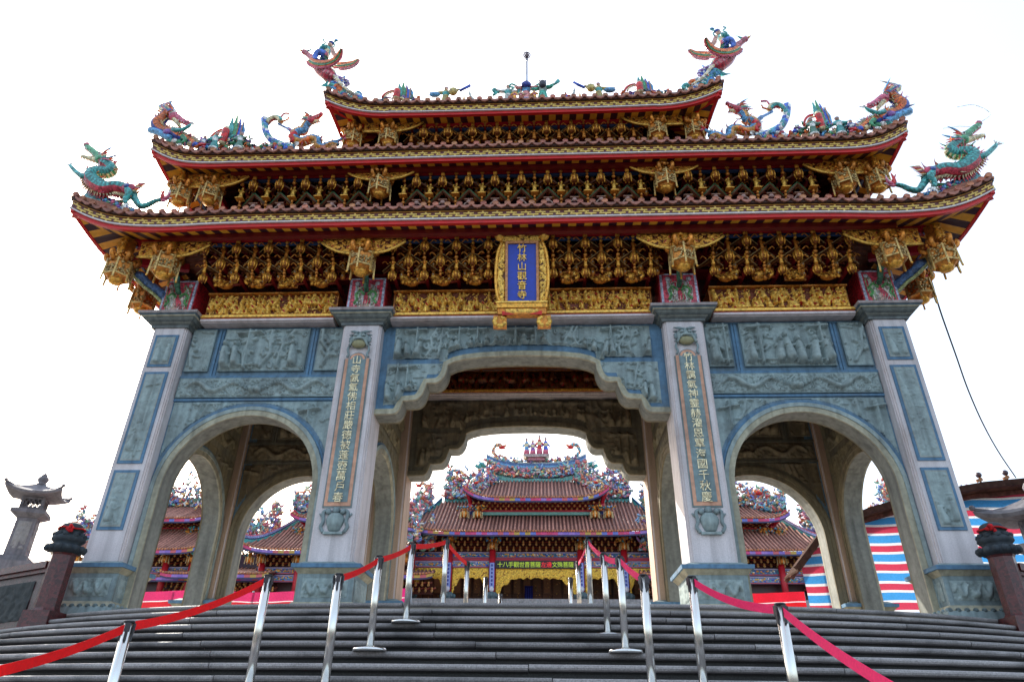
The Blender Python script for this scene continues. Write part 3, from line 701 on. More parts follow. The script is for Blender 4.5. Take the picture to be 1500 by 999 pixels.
def pot(mb, z, r, h, y=0.0):
    """carved lion-faced gourd"""
    r *= .80
    mb.lathe([(r * .45, 0), (r * .85, h * .12), (r, h * .35), (r * .95, h * .6), (r * .6, h * .85), (r * .35, h)], (0, y, z), OGOLD, 9, cols=[(.26, .08, .015), DGOLD, (.62, .24, .035), (.46, .16, .025), GOLD])
    for k in range(7):
        a = 2 * PI * k / 7 - PI / 2
        mb.tube([(r * 1.0 * math.cos(a), y + r * math.sin(a), z + h * .62), (r * 1.14 * math.cos(a), y + r * 1.14 * math.sin(a), z + h * .3), (r * 1.08 * math.cos(a), y + r * 1.1 * math.sin(a), z + h * .02)], [.018, .022, .008], vary(GOLD, .2), 4)
    mb.ell((0, y - r * 1.02, z + h * .45), (r * .36, r * .2, r * .36), (.55, .50, .36), 7, 5); mb.ell((0, y - r * 1.2, z + h * .45), (r * .18, r * .1, r * .18), BLACK, 6, 4)
    mb.ell((0, y - r * .85, z + h * .12), (r * .5, r * .3, r * .18), GOLD, 6, 4)
def beads(mb, y0, z0, y1, z1, k, r, col=OGOLD):
    for i in range(k):
        t = (i + .5) / k; mb.ell((0, y0 + (y1 - y0) * t, z0 + (z1 - z0) * t), (r * (.8 + .4 * (i % 2)), r, abs(z1 - z0) / k * .55), vary(col, .2), 6, 4)
def arms(mb, y, z, L=.26, col=(.20, .07, .02)):
    for sg in (-1, 1):
        mb.beam((0, y, z), (sg * L, y + L * .9, z - .02), .035, .05, col); mb.beam((sg * .02, y - .03, z + .045), (sg * L, y + L * .5 - .01, z - .06), .014, .012, (.55, .40, .18)); mb.beam((sg * .03, y + .1, z - .06), (sg * L, y + .25, z + .10), .03, .03, (.16, .03, .015))
        mb.tube(catmull([(sg * .1, y - .03, z), (sg * .17, y - .05, z + .06), (sg * .22, y - .04, z + .02)], 3), .012, OGOLD, 4)
def infill(m, zs, y, x=.145, s=1.0):
    for k, z in enumerate(zs):                                          # smaller set-back carvings between the columns
        yy = y + .05 * (k % 2); c = vary([(.56, .21, .03), (.40, .13, .02), (.64, .28, .045)][k % 3], .2)
        m.lathe([(.02, -.07 * s), (.045 * s, -.03 * s), (.055 * s, .0), (.03 * s, .05 * s), (.042 * s, .08 * s), (.02, .13 * s)], (x, yy, z), c, 7); m.ell((x, yy - .05 * s, z - .01), (.022, .014, .022), (.5, .42, .28), 5, 3)
        for sg in (-1, 1): m.tube([(x, yy, z + .09 * s), (x + sg * .07, yy - .02, z + .12 * s), (x + sg * .12, yy + .04, z + .07 * s)], [.018, .016, .01], vary(DGOLD, .3), 4); m.beam((x, yy + .02, z - .05), (x + sg * .14, yy + .12, z + .04), .03, .035, vary((.22, .03, .012), .3), 1)
r_ = random.Random(3)
def proto_low_a():
    m = MB()
    figurine(m, 0, -.60, 6.58, .29, GOLD, r_, .15); pot(m, 6.34, .078, .25, -.60); beads(m, -.56, 6.34, -.44, 6.12, 3, .035)
    figurine(m, 0, -.42, 6.02, .25, GOLD, r_, .15); pot(m, 5.81, .074, .22, -.40); arms(m, -.55, 6.52); arms(m, -.36, 6.16, .24); m.beam((0, -.55, 6.62), (0, .5, 6.62), .07, .06, DRED, 1); m.beam((0, -.4, 6.0), (0, .5, 6.0), .06, .06, DRED, 1); infill(m, (6.62, 6.42, 6.22, 6.02), -.26)
    return m
def proto_low_b():
    m = MB()
    beads(m, -.56, 6.72, -.50, 6.52, 3, .045, GOLD); figurine(m, 0, -.47, 6.34, .24, OGOLD, r_, .15); pot(m, 6.08, .080, .27, -.46); beads(m, -.42, 6.08, -.36, 5.90, 3, .034)
    arms(m, -.44, 6.30); m.beam((0, -.45, 6.55), (0, .5, 6.55), .06, .06, DRED, 1); m.beam((0, -.44, 6.2), (0, .5, 6.2), .06, .06, DRED, 1); infill(m, (6.56, 6.34, 6.12, 5.94), -.22)
    return m
def proto_mid_a():
    m = MB()
    figurine(m, 0, -.42, 8.40, .30, GOLD, r_, .14); pot(m, 8.14, .085, .27, -.42); m.beam((0, -.36, 8.4), (0, .6, 8.4), .07, .06, DRED, 1)
    for sg in (-1, 1):
        m.beam((0, -.26, 8.12), (sg * .27, -.12, 7.90), .045, .05, (.16, .06, .03), 1); m.beam((0, -.285, 8.14), (sg * .27, -.145, 7.92), .02, .015, (.06, .20, .09), 1)
        m.tube(catmull([(0, -.2, 7.86), (sg * .08, -.22, 7.80), (sg * .12, -.2, 7.70)], 3), .018, (.35, .24, .20), 4, mat=1)
        m.beam((sg * .04, -.4, 8.26), (sg * .27, -.2, 8.24), .03, .035, (.12, .05, .03), 1)
    m.ell((0, -.22, 7.85), (.06, .04, .05), (.40, .25, .22), 6, 4, 1); m.box(-.09, .09, -.26, -.2, 7.885, 7.90, (.38, .22, .15), 1); m.beam((0, -.2, 7.8), (0, .6, 7.8), .05, .05, (.05, .01, .04), 1); infill(m, (8.46, 8.26, 8.04), -.10, .13)
    return m
def proto_mid_b():
    m = MB()
    beads(m, -.40, 8.60, -.34, 8.30, 4, .040); figurine(m, 0, -.30, 7.98, .30, YGOLD, r_, .17); m.box(-.08, .08, -.37, -.24, 7.955, 7.98, GOLD); beads(m, -.28, 7.95, -.22, 7.72, 3, .034); m.beam((0, -.3, 8.3), (0, .6, 8.3), .05, .05, DRED, 1); infill(m, (8.5, 8.30, 8.08), -.12, .13)
    return m
def proto_top_a():
    m = MB()
    figurine(m, 0, -.32, 9.93, .26, GOLD, r_, .15); pot(m, 9.66, .092, .28, -.32); arms(m, -.3, 9.86); m.beam((0, -.3, 9.9), (0, .8, 9.9), .06, .06, DRED, 1); beads(m, -.28, 9.66, -.24, 9.52, 2, .035); infill(m, (9.95, 9.78, 9.6), -.12, .13); return m
def proto_top_b():
    m = MB()
    beads(m, -.33, 10.12, -.30, 9.92, 3, .042); figurine(m, 0, -.27, 9.55, .26, OGOLD, r_, .17); m.beam((0, -.3, 9.9), (0, .8, 9.9), .05, .05, DRED, 1); arms(m, -.24, 9.74, .2); infill(m, (9.98, 9.8, 9.64), -.10, .13); return m
PR = {k: f().mesh('bracket', [M_GOLD, M_PAINT]) for k, f in (('la', proto_low_a), ('lb', proto_low_b), ('ma', proto_mid_a), ('mb', proto_mid_b), ('ta', proto_top_a), ('tb', proto_top_b))}
nb = 0
def put(kind, x):
    global nb
    inst(PR[kind], 'bracket', gate, (x, -YC, -ZP)); nb += 1
def row(a, b, n, ka, kb, skip=()):
    for i in range(n):
        x = a + (b - a) * i / (n - 1)
        if any(abs(x - q) < w for q, w in skip): continue
        put(ka if i % 2 == 0 else kb, x)
row(-2.46, 2.46, 17, 'la', 'lb', skip=((0, .25),)); row(-6.15, -3.62, 9, 'la', 'lb'); row(3.62, 6.15, 9, 'la', 'lb')
row(-2.45, 2.45, 19, 'mb', 'ma'); row(-5.9, -3.4, 10, 'mb', 'ma'); row(3.4, 5.9, 10, 'ma', 'mb')
row(-2.43, 2.43, 19, 'tb', 'ta')
# carved lions, elephants and kneeling figures along the top of the frieze
def beast(kind, seed):
    r = random.Random(seed); m = MB(); c = OGOLD
    if kind == 0:      # crouching lion
        m.ell((.02, 0, .10), (.15, .09, .085), c, 9, 6); m.ell((-.13, -.03, .17), (.085, .08, .085), GOLD, 9, 6); m.ell((-.16, -.11, .14), (.05, .04, .04), YGOLD, 6, 4)
        for k in range(8): a = k * PI / 4; m.ell((-.12 + .085 * math.cos(a), .01, .17 + .085 * math.sin(a)), .03, vary(DGOLD, .3, r), 5, 4)
        for x in (-.1, .02, .13): m.tube([(x, -.05, .1), (x - .03, -.09, .04), (x - .05, -.10, .01)], [.04, .03, .025], GOLD, 5)
        m.tube(catmull([(.15, 0, .12), (.22, 0, .2), (.18, 0, .26), (.24, 0, .28)], 3), [.03] * 9 + [.015], YGOLD, 5)
        for k in range(6): m.ell((r.uniform(-.1, .18), -.08, r.uniform(.03, .14)), .028, vary(GOLD, .3, r), 5, 4)
    elif kind == 1:    # elephant
        m.ell((.03, 0, .13), (.14, .10, .11), GOLD, 10, 7); m.ell((-.10, -.04, .19), (.08, .08, .09), YGOLD, 9, 6); m.tube(catmull([(-.14, -.1, .18), (-.18, -.13, .1), (-.15, -.14, .04), (-.11, -.14, .03)], 3), .028, GOLD, 6)
        for sg in (-1, 1): m.ell((-.08 + .02 * sg, -.04 - .05 * sg, .19), (.03, .05, .065), c, 6, 5)
        for x in (-.05, .12): m.tube([(x, -.06, .1), (x, -.07, .0)], .04, c, 6)
        m.box(-.02, .10, -.1, .05, .20, .235, (.4, .06, .02)); m.ell((.04, -.02, .27), (.05, .05, .05), YGOLD, 6, 4)
    else:              # openwork scroll with people
        for k in range(22):
            x = r.uniform(-.2, .2); z = r.uniform(.02, .2); p = [(x, -.05, z)]
            for q in range(3): p.append((p[-1][0] + r.uniform(-.06, .06), -.05 - r.random() * .05, min(.24, max(.01, p[-1][2] + r.uniform(-.06, .06)))))
            m.tube(catmull(p, 2), .018, vary(GOLD, .4, r), 4)
        for x in (-.12, 0, .12): figurine(m, x, -.06, .0, .21, GOLD, r, .15, 6)
        m.box(-.2, .2, -.02, .0, .0, .22, DGOLD)
    for k in range(40):
        x = r.uniform(-.17, .17); z = r.uniform(.02, .22); y = -.04 - .09 * r.random(); m.tube([(x, y, z), (x + r.uniform(-.05, .05), y - .015, z + r.uniform(-.04, .04))], [.016, .008], vary(r.choice([GOLD, DGOLD, (.2, .06, .012), YGOLD]), .3, r), 4)
    return m.mesh('carved_beast', M_GOLD)
BE = [beast(0, 1), beast(1, 2), beast(2, 3)]
bx = [(-2.15, 0), (-1.54, 0), (-.92, 1), (.92, 1), (1.54, 0), (2.15, 1), (-5.84, 0), (-5.2, 1), (-4.57, 2), (-3.93, 0), (3.93, 0), (4.57, 1), (5.2, 2), (5.84, 0)]
for x, k in bx: inst(BE[k], 'carved_beast', gate, (x, -.10 - YC, 5.835 - ZP), 0, (-1.0 if x > 0 else 1.0, 1.1, 1.0))
# hanging lantern-shaped pendants with their figure heads and wings
def pendant_mesh(s, sd):
    r = random.Random(sd); m = MB(); R = .22 * s; b = 6
    h0, h1 = -.26 * s, .06 * s
    m.lathe([(R * .55, h0 - .06 * s), (R * .75, h0), (R * .96, h0 + .02), (R, h1)], (0, 0, 0), OGOLD, 6, smooth=False, rot=PI / 6)
    m.lathe([(R * .15, h0 - .13 * s), (R * .5, h0 - .09 * s), (R * .62, h0 - .02)], (0, 0, 0), GOLD, 10)
    for k in range(6):
        a = 2 * PI * k / 6 + PI / 6; ca, sa = math.cos(a), math.sin(a)
        m.beam((R * 1.04 * ca, R * 1.04 * sa, h1 + .02), (R * 1.10 * ca, R * 1.10 * sa, h0 - .10 * s), .03 * s, .03 * s, (.62, .42, .14)); m.ell((R * 1.12 * ca, R * 1.12 * sa, h0 - .11 * s), .022 * s, GOLD, 5, 4)
        a2 = a + PI / 6; c2, s2 = math.cos(a2), math.sin(a2); q = R * .90
        for z in (h0 + .03 * s, h1 - .01 * s): m.beam((R * 1.03 * ca, R * 1.03 * sa, z), (R * 1.03 * math.cos(a + PI / 3), R * 1.03 * math.sin(a + PI / 3), z), .02 * s, .03 * s, (.62, .42, .14))
        for _ in range(16):                                          # lattice carving on each face
            t = r.uniform(-.42, .42) * R; z = r.uniform(h0 + .05 * s, h1 - .04 * s)
            m.ell((q * c2 - t * s2, q * s2 + t * c2, z), (.026 * s, .026 * s, .028 * s), vary((.50, .36, .15), .5, r), 5, 3)
        m.tube(catmull([(R * .9 * c2, R * .9 * s2, h1), (R * 1.25 * c2, R * 1.25 * s2, h1 + .06 * s), (R * 1.3 * c2, R * 1.3 * s2, h1 + .13 * s), (R * 1.12 * c2, R * 1.12 * s2, h1 + .16 * s)], 3), [.045 * s] * 9 + [.015], vary(OGOLD, .3, r), 5)
    for _ in range(70):                                              # leafy crown
        a = r.uniform(0, 6.28); q = R * r.uniform(.7, 1.22); m.ell((q * math.cos(a), q * math.sin(a), h1 + r.uniform(-.01, .16) * s), r.uniform(.025, .045) * s, vary(OGOLD, .5, r), 5, 4)
    m.box(-.12 * s, .12 * s, -.05 * s, .10 * s, h1 + .1 * s, h1 + .52 * s, DGOLD)
    for x, y in ((-.07, -.08), (.07, -.08), (0, -.11)): figurine(m, x * s, y * s, h1 + .15 * s + (.1 * s if x == 0 else 0), (.36 if x else .27) * s, GOLD, r, .2)
    for _ in range(26): m.ell((r.uniform(-.13, .13) * s, r.uniform(-.12, -.05) * s, h1 + r.uniform(.12, .5) * s), r.uniform(.02, .035) * s, vary(GOLD, .5, r), 5, 4)
    return m.mesh('pendant', M_GOLD)
def wing_mesh(L, H, sd, square=False):
    m = MB()
    def mask(X, Z): return (Z > (0 if square else H * .75 * (np.clip(X / L, 0, 1)) ** 2.2)) & (X > 0)
    m.box(0, L * .985, .02, .045, H * (.05 if square else .78), H * .98, DGOLD)
    add_relief(m, 0, L, 0, H, 0, sd, H * .7, 1.1, 110, 'scroll', GOLD, (.12, .03, .012), .2, mask, alt=(.45, .06, .02))
    add_relief(m, 0, L, 0, H, .05, sd + 1, H * .7, -.5, 40, 'scroll', DGOLD, (.10, .03, .012), .2, mask)
    P = [(L * t, -.02, 0 if square else H * .75 * t ** 2.2) for t in [i / 10 for i in range(11)]]
    m.tube(P, .026, YGOLD, 6); m.tube([(0, 0, 0), (0, 0, H)], .02, GOLD, 5); m.tube([(0, -.01, H), (L, -.01, H)], .014, DGOLD, 5)
    return m.mesh('carved_wing', M_GOLD)
WGL = wing_mesh(.66, .36, 61); WGM = wing_mesh(.62, .36, 63); WGT = wing_mesh(.60, .34, 65); WGS = wing_mesh(.42, .36, 67, True)
WG = {id(w): w for w in (WGL, WGM, WGT, WGS)}
PEND = [pendant_mesh(1.04, 5), pendant_mesh(.96, 6), pendant_mesh(.88, 7)]
def pend(x, y, z, k, wings=(), wm=None, zo=.06, rz=0.0):
    inst(PEND[k], 'pendant', gate, (x, y - YC, z - ZP), rz)
    for sg, w in wings: inst(w, 'carved_wing', gate, (x + sg * .15, y - .06 - YC, z + zo - ZP), 0, (sg, 1, 1))
for sg in (-1, 1):
    pend(sg * 3.0, -.64, 6.13, 0, ((-1, WGL), (1, WGL))); pend(sg * 6.81, -.64, 6.13, 0, ((-sg, WGL), (sg, WGS))); pend(sg * 7.70, -.62, 6.03, 0, (), rz=sg * .7)
    pend(sg * 7.76, .42, 6.02, 0, rz=sg * PI / 2); pend(sg * 7.72, 3.0, 6.0, 0, rz=sg * PI / 2)
    pend(sg * 2.93, -.40, 8.22, 1, ((-1, WGM), (1, WGM)), zo=.05); pend(sg * 6.50, -.40, 8.12, 1, ((-sg, WGM), (sg, WGS)), zo=.05); pend(sg * 7.14, -.40, 8.10, 1, rz=sg * .7); pend(sg * 7.1, .9, 8.1, 1, rz=sg * PI / 2)
    pend(sg * 2.92, -.32, 9.70, 2, ((-sg, WGT), (sg, WGS)), zo=.05); pend(sg * 3.72, -.32, 9.68, 2, rz=sg * .7)
    # red corner posts the corner pendants hang from
    q = MB(); q.beam((sg * 7.2, -.2, 6.95), (sg * 7.6, -.55, 6.65), .16, .2, (.42, .012, .03)); q.beam((sg * 6.8, .1, 6.5), (sg * 7.65, -.5, 6.25), .12, .14, (.42, .012, .03)); q.beam((sg * 6.85, .0, 8.75), (sg * 7.1, -.3, 8.45), .14, .18, (.42, .012, .03)); q.beam((sg * 3.4, .1, 10.2), (sg * 3.68, -.22, 9.9), .13, .17, (.40, .012, .02))
    q.box(sg * 7.35 - .06, sg * 7.35 + .06, -.2, 4.4, 6.55, 6.72, (.42, .012, .03)); q.box(sg * 6.75 - .05, sg * 6.75 + .05, -.2, 4.4, 8.55, 8.68, (.42, .012, .03)); q.box(min(sg * 6.1, sg * 7.5), max(sg * 6.1, sg * 7.5), -.5, -.4, 6.72, 6.80, (.03, .07, .2))
    gpart(q, 'red_beam', M_PAINT)
# painted blocks over the capitals with the bird-shaped corbels
for x, w in PX:
    m = MB(); h = w / 2 - .0
    m.box(x - h, x + h, .0, .6, 5.305, 6.12, (.45, .02, .03)); m.box(x - h + .02, x + h - .02, -.025, .0, 5.32, 6.10, (.46, .52, .66)); m.box(x - h + .065, x + h - .065, -.032, -.01, 5.34, 6.06, (.60, .07, .11))
    R = random.Random(int(x * 10))
    for sg in (-1, 1):                                                # dragons and lotus drawn in raised plaster
        m.tube(catmull([(x + sg * .03, -.04, 5.70), (x + sg * .12, -.04, 5.78), (x + sg * .20, -.04, 5.70), (x + sg * .16, -.04, 5.60), (x + sg * .22, -.04, 5.50)], 4), .028, (.10, .33, .10), 5)
        for k in range(15): m.tube(catmull([(x + sg * R.uniform(.03, .24), -.038, R.uniform(5.38, 6.0)) for _ in range(3)], 3), .010, R.choice([(.62, .58, .50), (.20, .42, .18), (.68, .62, .58), (.55, .58, .62)]), 4)
        m.ell((x + sg * .2, -.035, 5.97), (.05, .02, .05), (.50, .50, .55), 8, 5)
    for k in range(9): a = PI * k / 8; m.tube([(x, -.036, 5.38), (x + .17 * math.cos(a), -.04, 5.38 + .2 * math.sin(a))], [.02, .008], (.62, .42, .36), 4)
    gpart(m, 'painted_block', M_GLAZE)
    b = MB()
    b.tube(catmull([(x, -.02, 5.80), (x, -.12, 5.84), (x, -.2, 5.95), (x, -.28, 6.08)], 4), [.05] * 6 + [.06] * 5 + [.04, .03], (.05, .17, .10), 7); b.ell((x, -.27, 6.02), .07, (.04, .20, .16), 7, 5); b.tube([(x + .02, -.1, 5.86), (x + .03, -.24, 5.98)], .028, (.05, .12, .35), 5)
    if abs(x) > 5:
        sg = 1 if x > 0 else -1
        b.tube(catmull([(x + sg * .30, .10, 5.72), (x + sg * .45, -.02, 5.86), (x + sg * .6, -.14, 5.94), (x + sg * .75, -.26, 6.06), (x + sg * .80, -.30, 6.14)], 4), [.10, .12, .12, .11, .10, .10, .10, .10, .10, .09, .10, .11, .12, .11, .10, .08, .05], (.08, .16, .34), 8)
        b.tube(catmull([(x + sg * .30, .02, 5.60), (x + sg * .48, -.10, 5.76), (x + sg * .62, -.22, 5.84), (x + sg * .8, -.33, 6.0), (x + sg * .86, -.34, 6.12), (x + sg * .76, -.36, 6.18)], 3), .035, (.45, .50, .22), 6)
    gpart(b, 'bird_corbel', M_GLAZE)

# the gilt name board, hung forward over the middle of the frieze
board = thing('name_board', 'gilt carved name board with six golden characters on a blue field above the central arch', 'name board', (.03, -.42, 5.0))
def bt(P):                                                            # leans out at the top
    z = P[:, 2]; return np.stack([P[:, 0], P[:, 1] - z * .17, z], 1)
def bpart(mb, name, mats, parent=None):
    q = MB(); q.merge(mb, bt); return q.build(name, mats, parent or board)
f = MB()
f.box(-.40, .40, -.02, .10, .0, 1.62, OGOLD)
for a in ((-.31, -.265), (.265, .31)): f.box(a[0], a[1], -.075, 0, .14, 1.37, (.50, .22, .08))
f.box(-.31, .31, -.075, 0, 1.36, 1.41, (.50, .22, .08)); f.box(-.46, .46, -.13, .08, .04, .12, GOLD); f.box(-.44, .44, -.10, .06, -.07, .04, OGOLD); f.box(-.47, .47, -.15, .08, .121, .15, YGOLD)
fr = bpart(f, 'frame', M_GOLD)
c = MB()
for sg in (-1, 1):
    def mk(X, Z, sg=sg): u = np.abs(X) - .31; return u < .10 + .07 * np.sin(np.clip((Z - .12) / 1.3, 0, 1) * PI) + .02 * np.sin(Z * 22)
    add_relief(c, min(sg * .31, sg * .52), max(sg * .31, sg * .52), .13, 1.40, -.03, 71 + sg, .26, 1.3, 90, 'scroll', YGOLD, (.10, .035, .012), .18, mk)
    c.tube(catmull([(sg * .36, -.05, .14), (sg * .45, -.05, .3), (sg * .49, -.05, .7), (sg * .46, -.05, 1.15), (sg * .38, -.05, 1.4)], 6), .03, GOLD, 6)
    c.ell((sg * .42, -.06, 1.52), (.10, .06, .10), GOLD, 12, 8); c.ell((sg * .42, -.11, 1.52), (.05, .03, .05), YGOLD, 8, 6)
    for k in range(18): a = RNG.uniform(0, 6.28); c.ell((sg * .40 + .1 * math.cos(a), -.05, -.19 + .10 * math.sin(a) * .8), .045, vary(YGOLD, .3), 6, 4)
    c.box(sg * .40 - .12, sg * .40 + .12, -.06, .05, -.29, -.08, OGOLD)
def mk2(X, Z): return Z < 1.42 + .32 * np.sqrt(np.clip(1 - (X / .40) ** 2, 0, 1))
add_relief(c, -.40, .40, 1.41, 1.76, -.05, 75, .26, 1.3, 90, 'scroll', YGOLD, (.12, .04, .012), .18, mk2)
c.tube([(.40 * math.cos(PI * k / 14), -.06, 1.42 + .33 * math.sin(PI * k / 14)) for k in range(15)], .035, GOLD, 6)
for k in range(7): a = PI * (k + .5) / 7; c.tube([(0, -.09, 1.50), (.12 * math.cos(a), -.11, 1.50 + .16 * math.sin(a))], [.03, .012], YGOLD, 5)
add_relief(c, -.30, .30, -.05, .03, -.104, 77, .1, .8, 110, 'scroll', YGOLD, DGOLD, .2)
for sg in (-1, 1): c.prism([(sg * .36, -.02), (sg * .36, -.10), (sg * .14, -.085)][::sg], -.115, -.10, (.55, .02, .02))
bpart(c, 'carved_border', M_GOLD)
p = MB(); p.box(-.264, .264, -.045, -.02, .15, 1.358, (.012, .045, .42)); bpart(p, 'blue_field', M_PAINT)
t = MB(); write(t, '竹林山觀音寺', 0, -.055, 1.265, .182, YGOLD, .188, ext=.012); bpart(t, 'inscription', M_GOLD)
# =================================================================== CERAMIC ROOF FIGURES (cut-and-paste porcelain)
def fin(mb, path, rad, L, col, sgn, every=1, lean=.3, side=1.0):
    """row of pointed fins along the outer side of a body curve lying in XZ"""
    k = len(path)
    for i in range(1, k - 1, every):
        a = Vector(path[i - 1]); b = Vector(path[i + 1]); d = (b - a).normalized(); n = Vector((-d.z, 0, d.x)) * sgn
        p = Vector(path[i]) + n * rad[i] * .8; q = p + n * L * (.7 + .5 * RNG.random()) - d * L * lean
        mb.tube([p, p.lerp(q, .5), q], [L * .28, L * .16, .004], vary(col, .3), 4, flat=.5)
def scaled(body, belly, ring, back=None):
    """colour rule for a dragon's body: scales on the back, ringed belly"""
    def f(i, j):
        if j in (6, 7): return vary(belly if i % 2 else ring, .15)
        if j in (1, 2, 3): return vary(back or body, .15)
        return vary(body if (i + j) % 2 else tuple(c * .55 for c in body), .2)
    return f
def claw(mb, p, d, s, col):
    p = Vector(p); d = Vector(d).normalized(); u = Vector((0, 1, 0)); v = d.cross(u)
    for k in (-1, -.33, .33, 1):
        q = p + d * s * .5 + v * s * .45 * k; e = q + d * s * .5 + v * s * .12 * k - Vector((0, 0, .25 * s))
        mb.tube([p, q, e], [s * .13, s * .11, s * .02], col, 5)
def dragon(name, label, body, rad, head, cols, legs, tail, tuft, Y, mirrored, fins, whisk=True):
    """head: (pivot, upper jaw tip, lower jaw tip, crest dir)"""
    bc, belly, ring, finc, hc = cols
    sx = -1 if mirrored else 1
    B = catmull([(x, Y + dy, z) for x, dy, z in body], 5); n = len(B)
    R = 1.18 * np.interp(np.linspace(0, 1, n), np.linspace(0, 1, len(rad)), rad)
    m = MB(); m.tube(B, list(R), bc, 9, cols=scaled(bc, belly, ring, finc))
    m.add(np.zeros((0, 3)), [], bc)
    base = (body[len(body) // 3][0] * sx, Y, min(b[2] for b in body))
    root = thing(name, label, name.replace('_', ' '), base)
    def build(mb, nm):
        q = MB(); q.merge(mb, (lambda P: mirror(P)) if mirrored else None); o = q.build(nm, M_GLAZE, root); o.location = tuple(-c for c in base); return o
    build(m, 'body')
    f = MB(); fin(f, B, R, fins[0] * 1.25, finc, fins[1], 1); fin(f, [b + np.array([0, -.03, 0]) for b in B], R, fins[0] * .8, CREAM, fins[1], 1, .6); fin(f, B, R * .9, fins[0] * .45, ORANGE, -fins[1], 2, .5); 
    for q in range(70):                                                # flames and bristles of cut glass
        i = RNG.randrange(2, n - 2); a = RNG.choice((RNG.uniform(.2, PI - .2), RNG.uniform(0, 2 * PI))); dv = Vector((math.cos(a), RNG.uniform(-.6, .2), math.sin(a))); p = Vector(B[i]) + dv * R[i] * .8; L_ = RNG.uniform(.07, .17)
        f.tube([p, p + dv * L_ * .5 + Vector((.02, 0, .01)), p + dv * L_ + Vector((RNG.uniform(-.05, .05), 0, .03))], [.022, .016, .003], vary(RNG.choice([(.6, .05, .08), ORANGE, CREAM, WHITE, hc, finc, PINK]), .3), 4, flat=.6)
    build(f, 'back_fins')
    h = MB(); hp, up, lo, back = [Vector((p[0], Y, p[1])) for p in head]; s = (up - lo).length
    w = .80 * R[-1] / .10 * .10
    mid = hp.lerp((up + lo) / 2, .25)
    h.ell(hp, (w * 1.5, w * 1.35, w * 1.2), hc, 9, 7)
    h.tube(catmull([hp + Vector((0, 0, w * .4)), hp.lerp(up, .45) + Vector((0, 0, w * .2)), up], 4), [w * 1.1, w * 1.05, w, w * .95, w * .85, w * .8, w * .8, w * .75, w * .6], hc, 8)
    h.tube(catmull([hp - Vector((0, 0, w * .4)), hp.lerp(lo, .5) - Vector((0, 0, w * .25)), lo], 4), [w * .9, w * .8, w * .75, w * .7, w * .6, w * .55, w * .5, w * .5, w * .35], belly, 8)
    h.tube([hp, hp.lerp(up, .5) - Vector((0, 0, w * .2)), up.lerp(lo, .25)], [w * .7, w * .6, w * .3], RED, 6); h.tube([hp, hp.lerp(lo, .7) + Vector((0, 0, w * .25))], [w * .5, w * .35], RED, 6)
    h.ell(up + Vector((0, 0, w * .25)), w * .75, PINK, 7, 5); h.ell(up + Vector((0, 0, w * .8)), w * .4, WHITE, 6, 4)
    for y in (-1, 1):
        e = hp + Vector((0, y * w * 1.0, w * .9)); h.ell(e, w * .5, WHITE, 7, 5); h.ell(e + Vector((0, y * w * .35, 0)), w * .25, BLACK, 6, 4)
        for k in range(4):
            t = hp.lerp(up, .25 + .2 * k) + Vector((0, y * w * .6, -w * .5)); h.tube([t, t - Vector((0, 0, w * .5))], [w * .15, .003], WHITE, 4)
        for k in range(5):                                            # mane swept back
            a = hp + Vector((0, y * w * .7, w * (.7 - .35 * k))); b_ = a + (back - hp) * (1.0 + .15 * k) + Vector((0, y * w * .8, w * (.6 - .5 * k)))
            h.tube(catmull([a, a.lerp(b_, .5) + Vector((0, 0, w * .4)), b_], 3), [w * .35, w * .33, w * .3, w * .25, w * .2, w * .12, .006], [ORANGE, RED, CREAM, TEAL, PINK][k], 5)
        h.tube(catmull([hp + Vector((0, y * w * .5, w * 1.1)), hp + (back - hp) * .5 + Vector((0, y * w, w * 1.8)), hp + (back - hp) * 1.3 + Vector((0, y * w * 1.2, w * 2.6))], 3), [w * .25] * 5 + [w * .15, .005], SKYB, 5)
        if whisk: h.tube(catmull([up + Vector((0, y * w * .6, 0)), up + Vector((-.15 if up.x < hp.x else .15, y * w * 2, .10)), up + Vector((.15 if up.x < hp.x else -.15, y * w * 3, .25)), up + Vector((.5 if up.x < hp.x else -.5, y * w * 3, .20))], 4), .006, WHITE, 4)
    for k in range(6): t = lo.lerp(hp, .15 * k); h.tube([t - Vector((0, 0, w * .4)), t - Vector((-.03, 0, w * 1.3))], [w * .25, .004], WHITE if k % 2 else ORANGE, 4)
    build(h, 'head')
    for L in legs:
        l = MB(); P = catmull([(x, Y + dy, z) for x, dy, z in L[0]], 4); k = len(P); r0 = L[1]
        l.tube(P, list(np.linspace(r0, r0 * .45, k)), L[2] if len(L) > 2 else bc, 7, cols=lambda i, j: vary(L[2] if len(L) > 2 else bc, .3)); d = Vector(P[-1]) - Vector(P[-3]); claw(l, P[-1], d, r0 * 2.0, WHITE)
        for q in range(4): t = Vector(P[k // 4 + q]); l.tube([t, t + Vector((.02, 0, -.14)) + Vector((RNG.uniform(-.08, .08), 0, 0))], [r0 * .3, .004], [ORANGE, RED, CREAM, PINK][q], 4)
        build(l, 'leg')
    if tail:
        t = MB(); P = catmull([(x, Y + dy, z) for x, dy, z in tail[0]], 4); t.tube(P, list(np.linspace(tail[1], tail[1] * .5, len(P))), bc, 8, cols=scaled(bc, belly, ring))
        e = Vector(P[-1])
        for k, q in enumerate(tuft):
            v = Vector((q[0], Y + (k % 3 - 1) * .05, q[1])); t.tube(catmull([e, e.lerp(v, .5) + Vector((.05 * (1 if k % 2 else -.4), 0, -.03)), v], 3), [.035, .035, .032, .028, .024, .016, .004], [RED, PINK, WHITE][k % 3], 5)
        build(t, 'tail')
    return root, build
